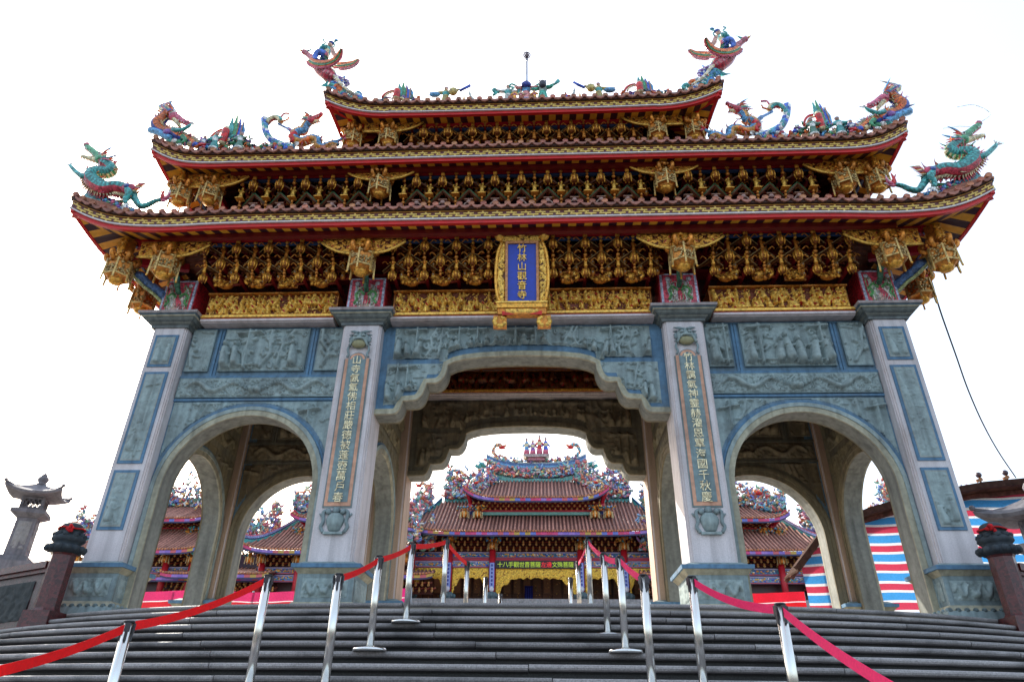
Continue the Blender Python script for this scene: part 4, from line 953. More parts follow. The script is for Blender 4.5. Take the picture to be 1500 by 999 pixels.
for mir in (False, True):
    side = 'right' if mir else 'left'
    d, bd = dragon('dragon_statue', f'green porcelain dragon rearing on the {side} tip of the lowest eave',
        [(-7.55, 0, 7.38), (-7.66, .03, 7.50), (-7.80, .03, 7.57), (-7.97, 0, 7.60), (-8.17, 0, 7.57), (-8.36, 0, 7.66), (-8.53, -.02, 7.80), (-8.57, -.02, 7.95), (-8.45, 0, 8.02), (-8.32, .03, 8.04), (-8.25, .03, 8.11), (-8.32, .02, 8.20), (-8.46, 0, 8.29)], [.06, .10, .13, .14, .125, .11, .10, .095], ((-8.52, 8.35), (-8.97, 8.76), (-8.98, 8.48), (-8.33, 8.38)), (TEAL, CREAM, GREEN, (.55, .05, .08), (.08, .34, .16)),
        [([(-8.52, -.06, 7.82), (-8.66, -.1, 7.82), (-8.80, -.1, 7.90), (-8.98, -.1, 8.06), (-9.03, -.1, 8.12)], .075), ([(-8.25, .1, 7.6), (-8.4, .14, 7.5), (-8.55, .14, 7.62)], .06, GREEN), ([(-7.68, -.08, 7.50), (-7.60, -.1, 7.36), (-7.64, -.08, 7.22), (-7.60, -.08, 7.12)], .085, TEAL), ([(-7.72, .1, 7.5), (-7.80, .12, 7.36), (-7.95, .1, 7.34)], .06, GREEN)],
        ([(-7.62, 0, 7.44), (-7.50, 0, 7.28), (-7.36, 0, 7.12), (-7.22, 0, 7.14), (-7.10, 0, 7.23), (-6.98, 0, 7.27)], .075), [(-6.94, 7.52), (-6.86, 7.46), (-6.82, 7.36), (-7.03, 7.48), (-6.84, 7.26), (-6.90, 7.56)], -1.12, mir, (.12, 1))
    for k in range(1):
        m = MB()                                                       # crimson haunch with a flame edge
        m.ell((-7.66, -1.20, 7.50), (.15, .09, .11), (.50, .04, .10), 10, 7); m.ell((-7.66, -1.28, 7.50), (.06, .03, .05), (.05, .10, .35), 8, 5)
        for q in range(7): m.tube([(-7.60 + .02 * q, -1.2, 7.44 + .03 * q), (-7.42 + .02 * q, -1.2, 7.42 + .035 * q)], [.03, .005], [CREAM, ORANGE, PINK][q % 3], 5)
        bd(m, 'haunch')
    # the upturned ridge end the dragon stands on
    s = -1 if not mir else 1
    m = MB(); pl = [(-8.66, 7.40), (-8.60, 7.62), (-8.38, 7.50), (-8.16, 7.38), (-7.92, 7.25), (-7.70, 7.14), (-7.42, 7.03), (-7.16, 6.94), (-7.14, 6.84), (-7.45, 6.84), (-7.75, 6.85), (-8.05, 6.88), (-8.40, 7.05)]
    top = pl[1:8]; bot = [pl[0], (-8.42, 7.18), (-8.18, 7.08), (-7.92, 7.0), (-7.70, 6.92), (-7.42, 6.86), pl[8]]
    m.ribbon([(x, -1.06, z) for x, z in bot], [(x, -1.06, z) for x, z in top], (0, .22, 0), SKYB, cols=[(.12, .42, .46), (.12, .42, .46), BLUE, SKYB, BLUE, TEAL])
    for off, c in ((.03, NAVY), (.055, CREAM), (.08, (.08, .25, .5)), (.17, (.5, .08, .05)), (.2, CREAM)):
        m.tube([(x, -1.07, z - off * .6) for x, z in top[(2 if off > .1 else 0):]], .012, c, 4)
    m.tube([(-8.30, -1.07, 7.22), (-8.20, -1.07, 7.30), (-8.26, -1.07, 7.36)], .014, RED, 4)
    rr = random.Random(5)
    for k in range(26):
        t = rr.random(); x = -8.15 + t * .95; z = np.interp(x, [-8.6, -8.16, -7.7, -7.16], [7.6, 7.36, 7.10, 6.92]) + rr.uniform(-.2, .02); m.ell((x, -1.08, z), (rr.uniform(.03, .07), .03, rr.uniform(.03, .05)), rr.choice([BLUE, SKYB, WHITE, PINK, TEAL, PURPLE, GREEN]), 7, 4)
    for k in range(14):
        x = -8.5 + k * .09; z = np.interp(x, [-8.6, -8.16, -7.7, -7.16], [7.62, 7.38, 7.14, 6.94]) + .03; m.ell((x, -1.0, z), (.06, .06, .05), [BLUE, SKYB, PINK, CREAM, BLUE][k % 5], 7, 5)
    q = MB(); q.merge(m, (lambda P: mirror(P)) if mir else None); o = gpart(q, 'ridge_end', M_GLAZE)
    # fish-tailed dragon curled on the middle tier's corner
    d, bd = dragon('dragon_statue', f'curled orange porcelain dragon with spiky blue back on the {side} middle eave corner',
        [(-6.90, 0, 9.06), (-7.02, .02, 9.18), (-7.16, .02, 9.27), (-7.32, 0, 9.32), (-7.48, 0, 9.43), (-7.66, .03, 9.50), (-7.83, .03, 9.58), (-7.93, 0, 9.72), (-7.88, 0, 9.85), (-7.84, .03, 9.97), (-7.80, .03, 10.08), (-7.72, 0, 10.08), (-7.64, -.03, 9.98)], [.05, .07, .09, .10, .105, .10, .095, .09], ((-7.58, 9.93), (-7.24, 9.72), (-7.38, 9.64), (-7.76, 10.16)), (ORANGE, CREAM, (.55, .40, .05), (.02, .05, .32), PINK),
        [([(-7.45, -.08, 9.46), (-7.3, -.1, 9.40), (-7.14, -.1, 9.50), (-7.08, -.1, 9.58)], .06, TEAL), ([(-7.2, -.06, 9.26), (-7.10, -.08, 9.14), (-7.16, -.08, 9.04)], .06, GREEN), ([(-7.35, .08, 9.4), (-7.2, .1, 9.3), (-7.05, .1, 9.34)], .05, BLUE)],
        ([(-7.0, 0, 9.14), (-6.92, 0, 9.06), (-6.86, 0, 9.02), (-6.80, -.02, 9.07)], .06), [(-6.70, 9.05), (-6.68, 9.0), (-6.74, 9.12), (-6.66, 9.08)], -.78, mir, (.10, -1), False)
    m = MB()
    for k in range(7): m.tube(catmull([(-7.80, -.78, 10.1), (-7.84 - .03 * k, -.78, 10.28), (-7.86 + .04 * k, -.78, 10.38 + .02 * k)], 3), [.05, .05, .04, .035, .03, .02, .004], [CREAM, ORANGE, BLUE, WHITE, PINK, SKYB, CREAM][k], 5)
    m.tube(catmull([(-8.02, -.78, 9.55), (-7.8, -.80, 9.45), (-7.6, -.8, 9.32), (-7.45, -.8, 9.25)], 4), .08, SKYB, 7); m.ell((-7.56, -.86, 9.40), (.11, .05, .08), PURPLE, 8, 5)
    for k in range(6): m.ell((-7.5 + .12 * k, -.78, 9.22 - .03 * k), (.08, .07, .07), [TEAL, WHITE, GREEN, SKYB, CREAM, BLUE][k], 7, 5)
    bd(m, 'wave_base')
    # striding dragon beside the top tier
    d, bd = dragon('dragon_statue', f'blue porcelain dragon with red jaws facing the {side} end of the top roof',
        [(-3.95, 0, 9.30), (-4.10, .02, 9.36), (-4.26, .02, 9.25), (-4.38, 0, 9.27), (-4.42, 0, 9.44), (-4.56, .02, 9.50), (-4.74, .02, 9.42), (-4.89, 0, 9.44), (-4.97, 0, 9.58), (-4.90, 0, 9.71), (-4.79, .02, 9.76), (-4.77, .02, 9.89), (-4.72, 0, 9.98)], [.04, .07, .08, .09, .095, .09, .085, .08], ((-4.66, 10.04), (-4.47, 10.22), (-4.47, 10.04), (-4.84, 10.08)), (SKYB, CREAM, ORANGE, (.60, .28, .04), (.55, .05, .08)),
        [([(-4.92, -.05, 9.62), (-5.0, -.08, 9.5), (-4.93, -.08, 9.40), (-4.98, -.08, 9.32)], .07, RED), ([(-4.6, -.05, 9.46), (-4.68, -.08, 9.36), (-4.78, -.08, 9.3)], .055, ORANGE)],
        ([(-4.2, 0, 9.30), (-4.05, 0, 9.38), (-3.95, 0, 9.42), (-3.88, 0, 9.50)], .05), [(-3.80, 9.56), (-3.83, 9.48), (-3.84, 9.60)], -.48, mir, (.06, 1), False)
# phoenixes with robed riders on the top tier's corners
def phoenix(mir):
    side = 'right' if mir else 'left'; Y = -.62; sx = -1 if mir else 1
    base = (-4.25 * sx, Y, 10.75)
    root = thing('phoenix_statue', f'crimson porcelain phoenix with banded wings perched on the {side} corner of the top eave', 'phoenix statue', base)
    def build(mb, nm, par=root, b=base):
        q = MB(); q.merge(mb, (lambda P: mirror(P)) if mir else None); o = q.build(nm, M_GLAZE, par); o.location = tuple(-c for c in b); return o
    B = catmull([(-5.10, Y, 12.16), (-5.00, Y, 12.06), (-4.88, Y, 11.93), (-4.77, Y, 11.77), (-4.66, Y, 11.60), (-4.52, Y, 11.45), (-4.38, Y, 11.32), (-4.26, Y, 11.22)], 4); n = len(B)
    m = MB(); m.tube(B, list(np.interp(np.linspace(0, 1, n), [0, .15, .4, .65, .85, 1], [.065, .065, .12, .18, .18, .10])), RED, 10, cols=lambda i, j: vary([(.46, .03, .05), (.55, .22, .24), (.34, .02, .05), (.50, .06, .10)][(i * 2 + j) % 4] if j not in (2, 3) else [TEAL, CREAM, (.08, .26, .24), PURPLE][i % 4], .25)); build(m, 'body')
    h = MB(); h.ell((-5.11, Y, 12.17), (.085, .07, .07), PINK, 9, 6); h.tube([(-5.15, Y, 12.19), (-5.27, Y, 12.30)], [.045, .008], YELLOW, 6); h.ell((-5.12, Y - .06, 12.20), .022, WHITE, 6, 4)
    for k in range(3): h.tube([(-5.06, Y, 12.20), (-4.98 + .03 * k, Y, 12.26 + .03 * k)], [.03, .005], [SKYB, RED, TEAL][k], 5)
    build(h, 'head')
    for y in (-1, 1):
        wg = MB()
        if y < 0: Lp = [(-4.86, 11.80), (-4.74, 11.70), (-4.58, 11.63), (-4.42, 11.62), (-4.30, 11.68), (-4.22, 11.80), (-4.16, 11.92)]
        else: Lp = [(-4.50, 11.82), (-4.40, 11.93), (-4.24, 11.99), (-4.12, 12.04), (-4.02, 12.10), (-3.92, 12.22)]
        L = [np.array(q) for q in catmull(Lp, 4)]
        for b0, b1, c in ((-.02, .10, ORANGE), (.10, .13, CREAM), (.13, .21, (.03, .20, .09)), (.21, .235, YELLOW), (.235, .31, (.55, .05, .06)), (.31, .35, PINK)):
            A = []; Bb = []
            for i, p in enumerate(L):
                d = L[min(i + 1, len(L) - 1)] - L[max(0, i - 1)]; d /= np.linalg.norm(d); nn = np.array([d[1], -d[0]]); t = i / (len(L) - 1); wd = (math.sin(PI * min(1, t * .75 + .2)) * .9 + .1) * .74
                A.append((p[0] + nn[0] * b0 * wd, Y + y * (.10 + .14 * t), p[1] + nn[1] * b0 * wd)); Bb.append((p[0] + nn[0] * b1 * wd, Y + y * (.10 + .16 * t), p[1] + nn[1] * b1 * wd))
            wg.ribbon(A, Bb, (0, y * .03, 0), c, cols=[vary(c, .15) for _ in A])
            if b1 > .34:
                for i in range(2, len(Bb), 1): p = Vector(Bb[i]); q = Vector(A[i]); wg.tube([q, p + (p - q) * 1.2], [.02, .004], (.62, .35, .38), 4)
        build(wg, 'wing')
    t = MB()
    for k, (P, c) in enumerate((([(-4.30, 11.26), (-4.18, 11.14), (-4.05, 10.95), (-3.90, 10.78), (-3.72, 10.64)], CREAM), ([(-4.32, 11.3), (-4.15, 11.22), (-3.98, 11.12), (-3.90, 11.0), (-3.98, 10.92)], PURPLE), ([(-4.28, 11.28), (-4.12, 11.18), (-3.98, 11.06), (-3.93, 11.12), (-3.99, 11.18)], BLUE), ([(-4.3, 11.22), (-4.22, 11.0), (-4.08, 10.84), (-3.92, 10.70), (-3.80, 10.6)], BLUE), ([(-4.30, 11.3), (-4.2, 11.36), (-4.12, 11.30), (-4.06, 11.38)], SKYB), ([(-4.2, 11.1), (-4.0, 10.98), (-3.85, 10.86), (-3.7, 10.72), (-3.62, 10.6)], WHITE))):
        C = catmull([(x, Y + (k - 2) * .03, z) for x, z in P], 4); t.tube(C, list(np.linspace(.05, .028, len(C))), c, 6, cols=lambda i, j, c=c: vary(c if (i + j) % 3 else WHITE, .15))
    build(t, 'tail')
    cl = MB()
    for k in range(34):
        x = RNG.uniform(-4.42, -3.66); z = np.interp(x, [-4.42, -3.66], [11.06, 10.58]) + RNG.uniform(-.22, .06); cl.tube(catmull([(x, Y + .02, z), (x + .08, Y - .02, z + .06), (x + .16, Y, z + .0), (x + .12, Y, z - .07)], 3), RNG.uniform(.025, .05), RNG.choice([TEAL, TEAL, (.10, .42, .36), WHITE, SKYB, BLUE, ORANGE]), 6)
    for k in range(10): cl.tube([(-4.40, Y, 10.96 + .02 * k), (-4.58 + .02 * (k % 4), Y + .03 * (k - 5), 10.86 + .035 * k)], [.02, .004], TEAL, 4)
    build(cl, 'cloud_base')
    # the rider is a thing of its own
    b2 = (-4.58 * sx, Y, 11.95)
    rd = thing('rider_figurine', f'small robed porcelain rider with blue hood seated on the {side} phoenix', 'figurine', b2)
    r = MB()
    r.tube(catmull([(-4.62, Y, 11.95), (-4.60, Y, 12.12), (-4.57, Y, 12.26), (-4.55, Y, 12.33)], 4), [.11, .11, .10, .10, .10, .10, .10, .09, .08, .07, .06, .045, .04], PINK, 9, cols=lambda i, j: vary([TEAL, PINK, CREAM, (.10, .40, .36)][(i // 3 + j // 3) % 4], .2))
    for y in (-1, 1):
        r.tube(catmull([(-4.58, Y + y * .08, 11.98), (-4.72, Y + y * .12, 12.0), (-4.78, Y + y * .12, 11.86), (-4.72, Y + y * .12, 11.74)], 4), [.09, .09, .09, .085, .08, .075, .07, .065, .06, .055, .05, .045, .035], (.06, .16, .60), 8)
        r.tube(catmull([(-4.57, Y + y * .09, 12.25), (-4.66, Y + y * .13, 12.16), (-4.74, Y + y * .06, 12.17)], 3), [.05, .055, .055, .05, .045, .04, .03], TEAL, 6)
    r.ell((-4.54, Y, 12.42), (.065, .06, .08), FLESH, 9, 7); r.ell((-4.60, Y, 12.41), (.018, .018, .02), FLESH, 5, 4)
    r.ell((-4.525, Y, 12.47), (.075, .07, .065), (.02, .06, .30), 8, 6); r.tube([(-4.53, Y, 12.5), (-4.52, Y, 12.56)], [.03, .01], NAVY, 5); r.ell((-4.59, Y - .035, 12.43), .012, BLACK, 5, 3); r.ell((-4.59, Y + .035, 12.43), .012, BLACK, 5, 3)
    o = build(r, 'body', rd, b2)
    s = MB(); s.tube(catmull([(-4.68, Y, 12.3), (-4.74, Y, 12.42), (-4.66, Y, 12.5), (-4.74, Y, 12.60), (-4.68, Y, 12.64)], 5), .016, TEAL, 5); s.tube(catmull([(-4.5, Y, 12.3), (-4.42, Y, 12.38), (-4.46, Y, 12.5), (-4.38, Y, 12.56)], 5), .018, TEAL, 5); s.ell((-4.42, Y, 12.58), (.06, .03, .04), SKYB, 7, 5)
    s.ribbon([(-4.48, Y - .10, 12.18), (-4.42, Y - .12, 11.95), (-4.33, Y - .12, 11.83)], [(-4.40, Y - .1, 12.20), (-4.32, Y - .1, 12.0), (-4.24, Y - .1, 11.88)], (0, .03, 0), (.60, .30, .22)); build(s, 'sash', rd, b2)
phoenix(False); phoenix(True)
# people and trophies along the middle of the top tier, small groups along the middle tier
def statue(name, label, x, y, z, h, robe, trim, hat, pose, cat='figurine', seed=1, group=None):
    r = random.Random(seed); t = thing(name, label, cat, (x, y, z), group=group)
    m = MB(); w = .16 * h
    def cl(i, j): return vary([robe, robe, trim, robe, (trim[0] * .7, trim[1] * .7, trim[2] * .7)][(i * 2 + j) % 5], .2, r)
    m.lathe([(w * 1.3, 0), (w * 1.25, .1 * h), (w, .3 * h), (w * .75, .48 * h), (w * 1.05, .62 * h), (w * .9, .73 * h), (w * .35, .79 * h)], (0, 0, 0), robe, 10, sy=.8, cols=[trim, robe, robe, trim, robe, robe])
    m.ell((0, -.02 * h, .87 * h), (.085 * h, .08 * h, .10 * h), FLESH, 9, 7); m.ell((0, -.10 * h, .865 * h), .018 * h, FLESH, 5, 3)
    for sg in (-1, 1):
        m.ell((sg * .035 * h, -.092 * h, .885 * h), .014 * h, BLACK, 5, 3)
        e = pose[0 if sg < 0 else 1]
        m.tube(catmull([(sg * w * .85, 0, .70 * h), (sg * w * .85 + (e[0] * h - sg * w * .85) * .5, -.08 * h, (.68 + (e[1] - .68) * .5 - .06) * h), (e[0] * h, -.12 * h, e[1] * h)], 4), [.065 * h, .07 * h, .075 * h, .075 * h, .07 * h, .065 * h, .06 * h, .05 * h, .035 * h], robe, 7)
        m.ell((e[0] * h, -.12 * h, e[1] * h), .035 * h, FLESH, 6, 4)
    m.ell((0, 0, .94 * h), (.095 * h, .09 * h, .06 * h), hat, 8, 5)
    m.build('body', M_GLAZE, t)
    return t
def acc(t, mb, name): return mb.build(name, M_GLAZE, t)
zt = 10.50; Yt = -.42
t = statue('figurine', 'white and green robed porcelain immortal, left of the trio under the rod', -.31, Yt, zt, .58, (.55, .55, .50), TEAL, (.25, .20, .18), ((-.42, .62), (.35, .55)), seed=2)
m = MB(); m.tube(catmull([(-.2, -.05, .3), (-.30, -.05, .42), (-.34, -.05, .36), (-.26, -.05, .30), (-.34, -.05, .22)], 4), .03, TEAL, 6); m.tube(catmull([(.2, -.05, .3), (.26, -.05, .4), (.24, -.05, .25)], 4), .025, TEAL, 6); acc(t, m, 'scarf')
t = statue('figurine', 'pink robed porcelain immortal with green streamers, middle of the trio under the rod', .10, Yt, zt, .70, (.60, .22, .20), SKYB, NAVY, ((-.35, .62), (.35, .62)), seed=3)
m = MB()
for sg in (-1, 1): m.tube(catmull([(sg * .15, -.04, .45), (sg * .32, -.04, .58), (sg * .38, -.04, .50), (sg * .28, -.04, .46), (sg * .38, -.04, .36)], 4), .022, (.10, .42, .34), 5)
m.ell((0, -.08, .5), (.12, .08, .09), (.02, .04, .30), 9, 6); acc(t, m, 'scarf')
t = statue('figurine', 'dark bearded porcelain immortal in green robe, right of the trio under the rod', .47, Yt, zt, .70, (.05, .38, .28), (.35, .45, .40), (.04, .04, .07), ((-.38, .5), (.35, .70)), seed=4)
m = MB(); m.ell((0, -.09, .5), (.09, .07, .12), (.02, .02, .04), 8, 6); m.tube([(.24, -.08, .46), (.36, -.08, .60)], [.02, .05], TEAL, 6); [m.tube([(.06 * k, 0, .66), (.08 * k, 0, .74)], [.03, .01], NAVY, 5) for k in (-1, 0, 1)]; acc(t, m, 'beard_and_fan')
for i, (x, c) in enumerate(((-.16, YELLOW), (-.02, CREAM), (.28, YELLOW))):
    statue('figurine', ('tiny yellow robed attendant between the white and pink immortals', 'tiny cream robed attendant at the feet of the pink immortal', 'tiny yellow robed attendant between the pink and bearded immortals')[i], x, Yt - .06, zt, .34, c, PINK, NAVY, ((-.25, .5), (.25, .55)), seed=8 + i)
statue('figurine', 'lone red seated porcelain figure with blue hat right of the trio', .98, Yt, zt - .02, .32, RED, BLUE, SKYB, ((-.3, .6), (.3, .6)), seed=12)
for sg in (-1, 1):
    s = 'left' if sg < 0 else 'right'
    t = statue('warrior_figurine', f'lunging porcelain warrior in yellow and teal armour on the {s} half of the top roof', sg * 1.72, Yt, zt + .02, .56, (.45, .35, .08), TEAL, PURPLE, ((-.62, .55), (.55, .72)) if sg < 0 else ((-.55, .72), (.62, .55)), 'figurine', 20)
    m = MB(); x = -sg * .62
    m.tube([(x * .5, -.08, .33), (x * .9, -.1, .48)], [.03, .035], BLUE, 6); m.tube([(-sg * .33 + .03 * math.cos(a), -.1, 0) for a in (0, 1)], .01, WHITE, 4)
    R0_ = .10; m.tube([(x + R0_ * math.cos(a), -.1, .58 + R0_ * math.sin(a)) for a in [2 * PI * k / 16 for k in range(17)]], .008, WHITE, 4, cap=False); m.ell((sg * .24, -.06, .26), (.14, .06, .07), SKYB, 8, 5); m.ell((-sg * .18, -.1, .30), (.11, .08, .11), (.50, .40, .12), 8, 6); acc(t, m, 'ring_weapon')
    m = MB(); m.tube(catmull([(sg * 1.0, Yt, zt + .10), (sg * 1.08, Yt, zt + .16), (sg * 1.16, Yt, zt + .28), (sg * 1.19, Yt, zt + .46)], 4), [.04] * 4 + [.035] * 4 + [.03] * 3 + [.015, .004], (.50, .55, .50), 5, flat=.4)
    m.tube([(sg * 1.3, Yt, zt + .05), (sg * 1.30, Yt, zt + .30)], [.05, .01], YELLOW, 5); m.ell((sg * 1.0, Yt, zt + .07), (.08, .06, .06), TEAL, 7, 5)
    o = m.build('curved_sword', M_GLAZE); tag(o, f'pale curved porcelain sword lying beside the {s} lunging warrior', 'sword ornament')
    for tier, (fx, fy, fz, hh) in enumerate(((sg * 2.72, Yt, zt + .03, .78), (sg * 6.35, -.52, 9.12, 1.15))):
        fl = thing('flag_trophy', f'cluster of teal porcelain flags, drum and bow on the {s} side of the {"top" if tier == 0 else "middle"} roof', 'flag ornament', (fx, fy, fz))
        m = MB()
        for k, c in enumerate((TEAL, GREEN, BLUE, SKYB)):
            x = -.10 + .08 * k; z1 = hh * (1 - .08 * abs(k - 1)); m.ribbon([(x, .02 * k, hh * .35), (x - .04, .02 * k, hh * .6), (x, .02 * k, z1)], [(x + .09, .02 * k, hh * .35), (x + .10, .02 * k, hh * .62), (x + .02, .02 * k, z1)], (0, .02, 0), c)
            m.tube([(x + .04, .03, 0), (x + .02, .03, hh * .8)], .012, DGOLD, 4)
        m.build('flags', M_GLAZE, fl)
        m = MB(); m.lathe([(.05, 0), (.08, .04), (.08, hh * .38), (.05, hh * .45)], (-.10, -.08, hh * .12), RED, 8, cols=[CREAM, RED, CREAM]); m.tube([(-.18 + .26 * math.cos(a), -.05, .18 * hh + hh * .36 * math.sin(a)) for a in [PI * .5 + .12 * k for k in range(12)]], .028, RED, 6); m.tube([(-.18 + .20 * math.cos(a), -.06, .18 * hh + hh * .30 * math.sin(a)) for a in [PI * .5 + .12 * k for k in range(12)]], .022, CREAM, 6); m.build('drum_and_bow', M_GLAZE, fl)
        m = MB(); rr = random.Random(31 + tier)
        for k in range(60 if tier == 0 else 150):
            x = rr.uniform(-.45, .55) * (1 if tier == 0 else 1.25) * sg; z = rr.uniform(-.02, .22) * (1 if tier == 0 else 1.6); c = rr.choice([TEAL, GREEN, NAVY, (.10, .12, .20), WHITE, SKYB, ORANGE, PURPLE, CREAM, (.05, .15, .10)])
            p = [(x, rr.uniform(-.08, .05), z)]
            for q in range(2): p.append((p[-1][0] + rr.uniform(-.09, .09), p[-1][1], p[-1][2] + rr.uniform(-.06, .09)))
            m.tube(catmull(p, 3), rr.uniform(.018, .04), c, 5)
        m.build('rockery', M_GLAZE, fl)
    for i, (x, h, c) in enumerate(((6.85, .42, (.10, .12, .30)), (6.60, .52, TEAL), (6.05, .50, (.10, .25, .18)))):
        statue('figurine', f'{("navy", "teal", "dark green")[i]} robed porcelain figure {("outermost", "middle", "innermost")[i]} by the {s} middle-roof flags', sg * x, -.62, 9.08, h, c, WHITE, (.30, .22, .30), ((-.3, .5), (.3, .62)), seed=40 + i)
    bw = thing('ornamental_bow', f'curled porcelain bow and streamer ornament behind the {s} blue dragon', 'bow ornament', (sg * 5.5, -.5, 9.15))
    m = MB(); m.tube([(-sg * (.02 - .16 * math.cos(a)), 0, .78 + .22 * math.sin(a)) for a in [.2 + .26 * k for k in range(11)]], .07, CREAM, 6, cols=lambda i, j: [CREAM, (.4, .06, .05), TEAL][j % 3]); m.tube(catmull([(sg * .22, 0, .98), (sg * .12, 0, .6), (-sg * .05, 0, .32), (-sg * .35, 0, .14), (-sg * .6, 0, .06)], 4), .085, SKYB, 6, cols=lambda i, j: vary([SKYB, TEAL, WHITE, BLUE][(i + j) % 4], .2)); m.build('bow', M_GLAZE, bw)
    m = MB(); m.tube(catmull([(-sg * .12, 0, .8), (-sg * .28, 0, .70), (-sg * .40, 0, .62), (-sg * .5, 0, .5)], 4), [.03] * 7 + [.05] * 6, (.16, .30, .55), 6); m.tube(catmull([(-sg * .05, 0, .9), (-sg * .15, 0, 1.02), (-sg * .2, 0, 1.12), (-sg * .32, 0, 1.12)], 4), .025, PINK, 5); m.tube(catmull([(-sg * .15, 0, .85), (-sg * .3, 0, .92), (-sg * .32, 0, 1.0)], 4), .022, ORANGE, 5); m.build('streamer', M_GLAZE, bw)
    m = MB()
    for k in range(70): x = RNG.uniform(-.5, .7); m.ell((x * sg, RNG.uniform(-.06, .04), RNG.uniform(-.02, .14 + .12 * x)), (RNG.uniform(.03, .07), .05, RNG.uniform(.03, .06)), RNG.choice([ORANGE, RED, WHITE, SKYB, BLUE, GREEN, PINK]), 7, 5)
    m.build('rockery', M_GLAZE, bw)
# ball-topped rod behind the trio
rod = thing('lightning_rod', 'slim grey rod topped by a small round cage on the middle of the top roof', 'lightning rod', (.11, -.30, zt))
m = MB(); m.tube([(0, 0, -.1), (0, 0, 1.58)], [.032, .022], (.35, .40, .48), 8); m.ell((0, 0, 1.60), (.035, .035, .05), (.2, .2, .22), 7, 5); m.build('pole', M_STEEL, rod)
m = MB()
for k in range(4): a = PI * k / 4; m.tube([(.085 * math.cos(a) * math.cos(q), .085 * math.sin(a) * math.cos(q), 1.76 + .085 * math.sin(q)) for q in [2 * PI * i / 14 for i in range(15)]], .011, (.12, .10, .14), 4, cap=False)
m.ell((0, 0, 1.76), .045, (.35, .28, .28), 7, 5); m.tube([(0, 0, 1.84), (0, 0, 1.95)], [.01, .003], (.3, .3, .3), 4); m.build('cage', M_PAINT, rod)
# =================================================================== PLAZA, STAIRS, RAILS, LANTERNS, POSTS
TREAD, RISE, NST = .376, .1325, 26
def edge_y(x): return -1.53 + .0038 * abs(x) ** 3
def stair_z(k): return ZP - k * RISE
HWS = 10.2
# plaza: one raised sheet with the stair edge cut along its front
xs = np.linspace(-HWS, HWS, 61); m = MB()
A = [(-60, 2.5, ZP)] + [(float(x), edge_y(x) + .04, ZP) for x in xs] + [(60, 2.5, ZP)]
A[1] = (-HWS, 2.5, ZP); A[-2] = (HWS, 2.5, ZP)
m.ribbon(A, [(a[0], 90, ZP) for a in A], (0, 0, -.35), (.36, .33, .29))
for sg in (-1, 1): m.box(min(sg * HWS, sg * 60), max(sg * HWS, sg * 60), 2.5, 2.9, -3.7, ZP - .36, (.30, .28, .27))
tag(m.build('plaza', M_PAVE), kind='structure')
m = MB(); m.add([(-900, -900, -3.64), (900, -900, -3.64), (900, 1500, -3.64), (-900, 1500, -3.64)], [(0, 1, 2, 3)], (.075, .073, .07)); tag(m.build('ground', M_PAVE), kind='structure')
m = MB(); rr = random.Random(4)
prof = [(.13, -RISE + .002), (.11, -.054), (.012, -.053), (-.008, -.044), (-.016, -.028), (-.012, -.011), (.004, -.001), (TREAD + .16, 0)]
for k in range(NST):
    z = stair_z(k); off = .21 * k + rr.uniform(-.05, .05); L = 2.95; hw = HWS
    x = -hw; joints = [-hw]; j = -hw + (off % L)
    while j < hw: joints.append(j); j += L * rr.uniform(.96, 1.04)
    joints.append(hw)
    for a, b in zip(joints[:-1], joints[1:]):
        if b - a < .05: continue
        n = max(2, int((b - a) / .3)); c = vary((.265, .245, .24), .25, rr); X = np.linspace(a + .005, b - .005, n + 1); V = []
        dz = rr.uniform(-.003, .003)
        for xx in X:
            y0 = edge_y(xx) - k * TREAD
            for dy, h in prof: V.append((xx, y0 + dy, z + h + dz))
        q = len(prof); F = [(i * q + jj, (i + 1) * q + jj, (i + 1) * q + jj + 1, i * q + jj + 1) for i in range(n) for jj in range(q - 1)]
        F += [tuple(range(q)), tuple(n * q + i for i in range(q))[::-1]]
        cc = [c] * len(F)
        for ff in range(n): cc[ff * (q - 1)] = (.03, .03, .03)  # recessed riser painted near-black for the shade under the nosing
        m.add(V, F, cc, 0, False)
    X = np.linspace(-hw, hw, 61); V = []
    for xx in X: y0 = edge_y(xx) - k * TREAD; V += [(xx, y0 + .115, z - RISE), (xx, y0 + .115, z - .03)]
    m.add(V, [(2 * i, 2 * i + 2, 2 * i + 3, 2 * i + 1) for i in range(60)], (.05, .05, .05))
tag(m.build('stairs', M_STEP), kind='structure')

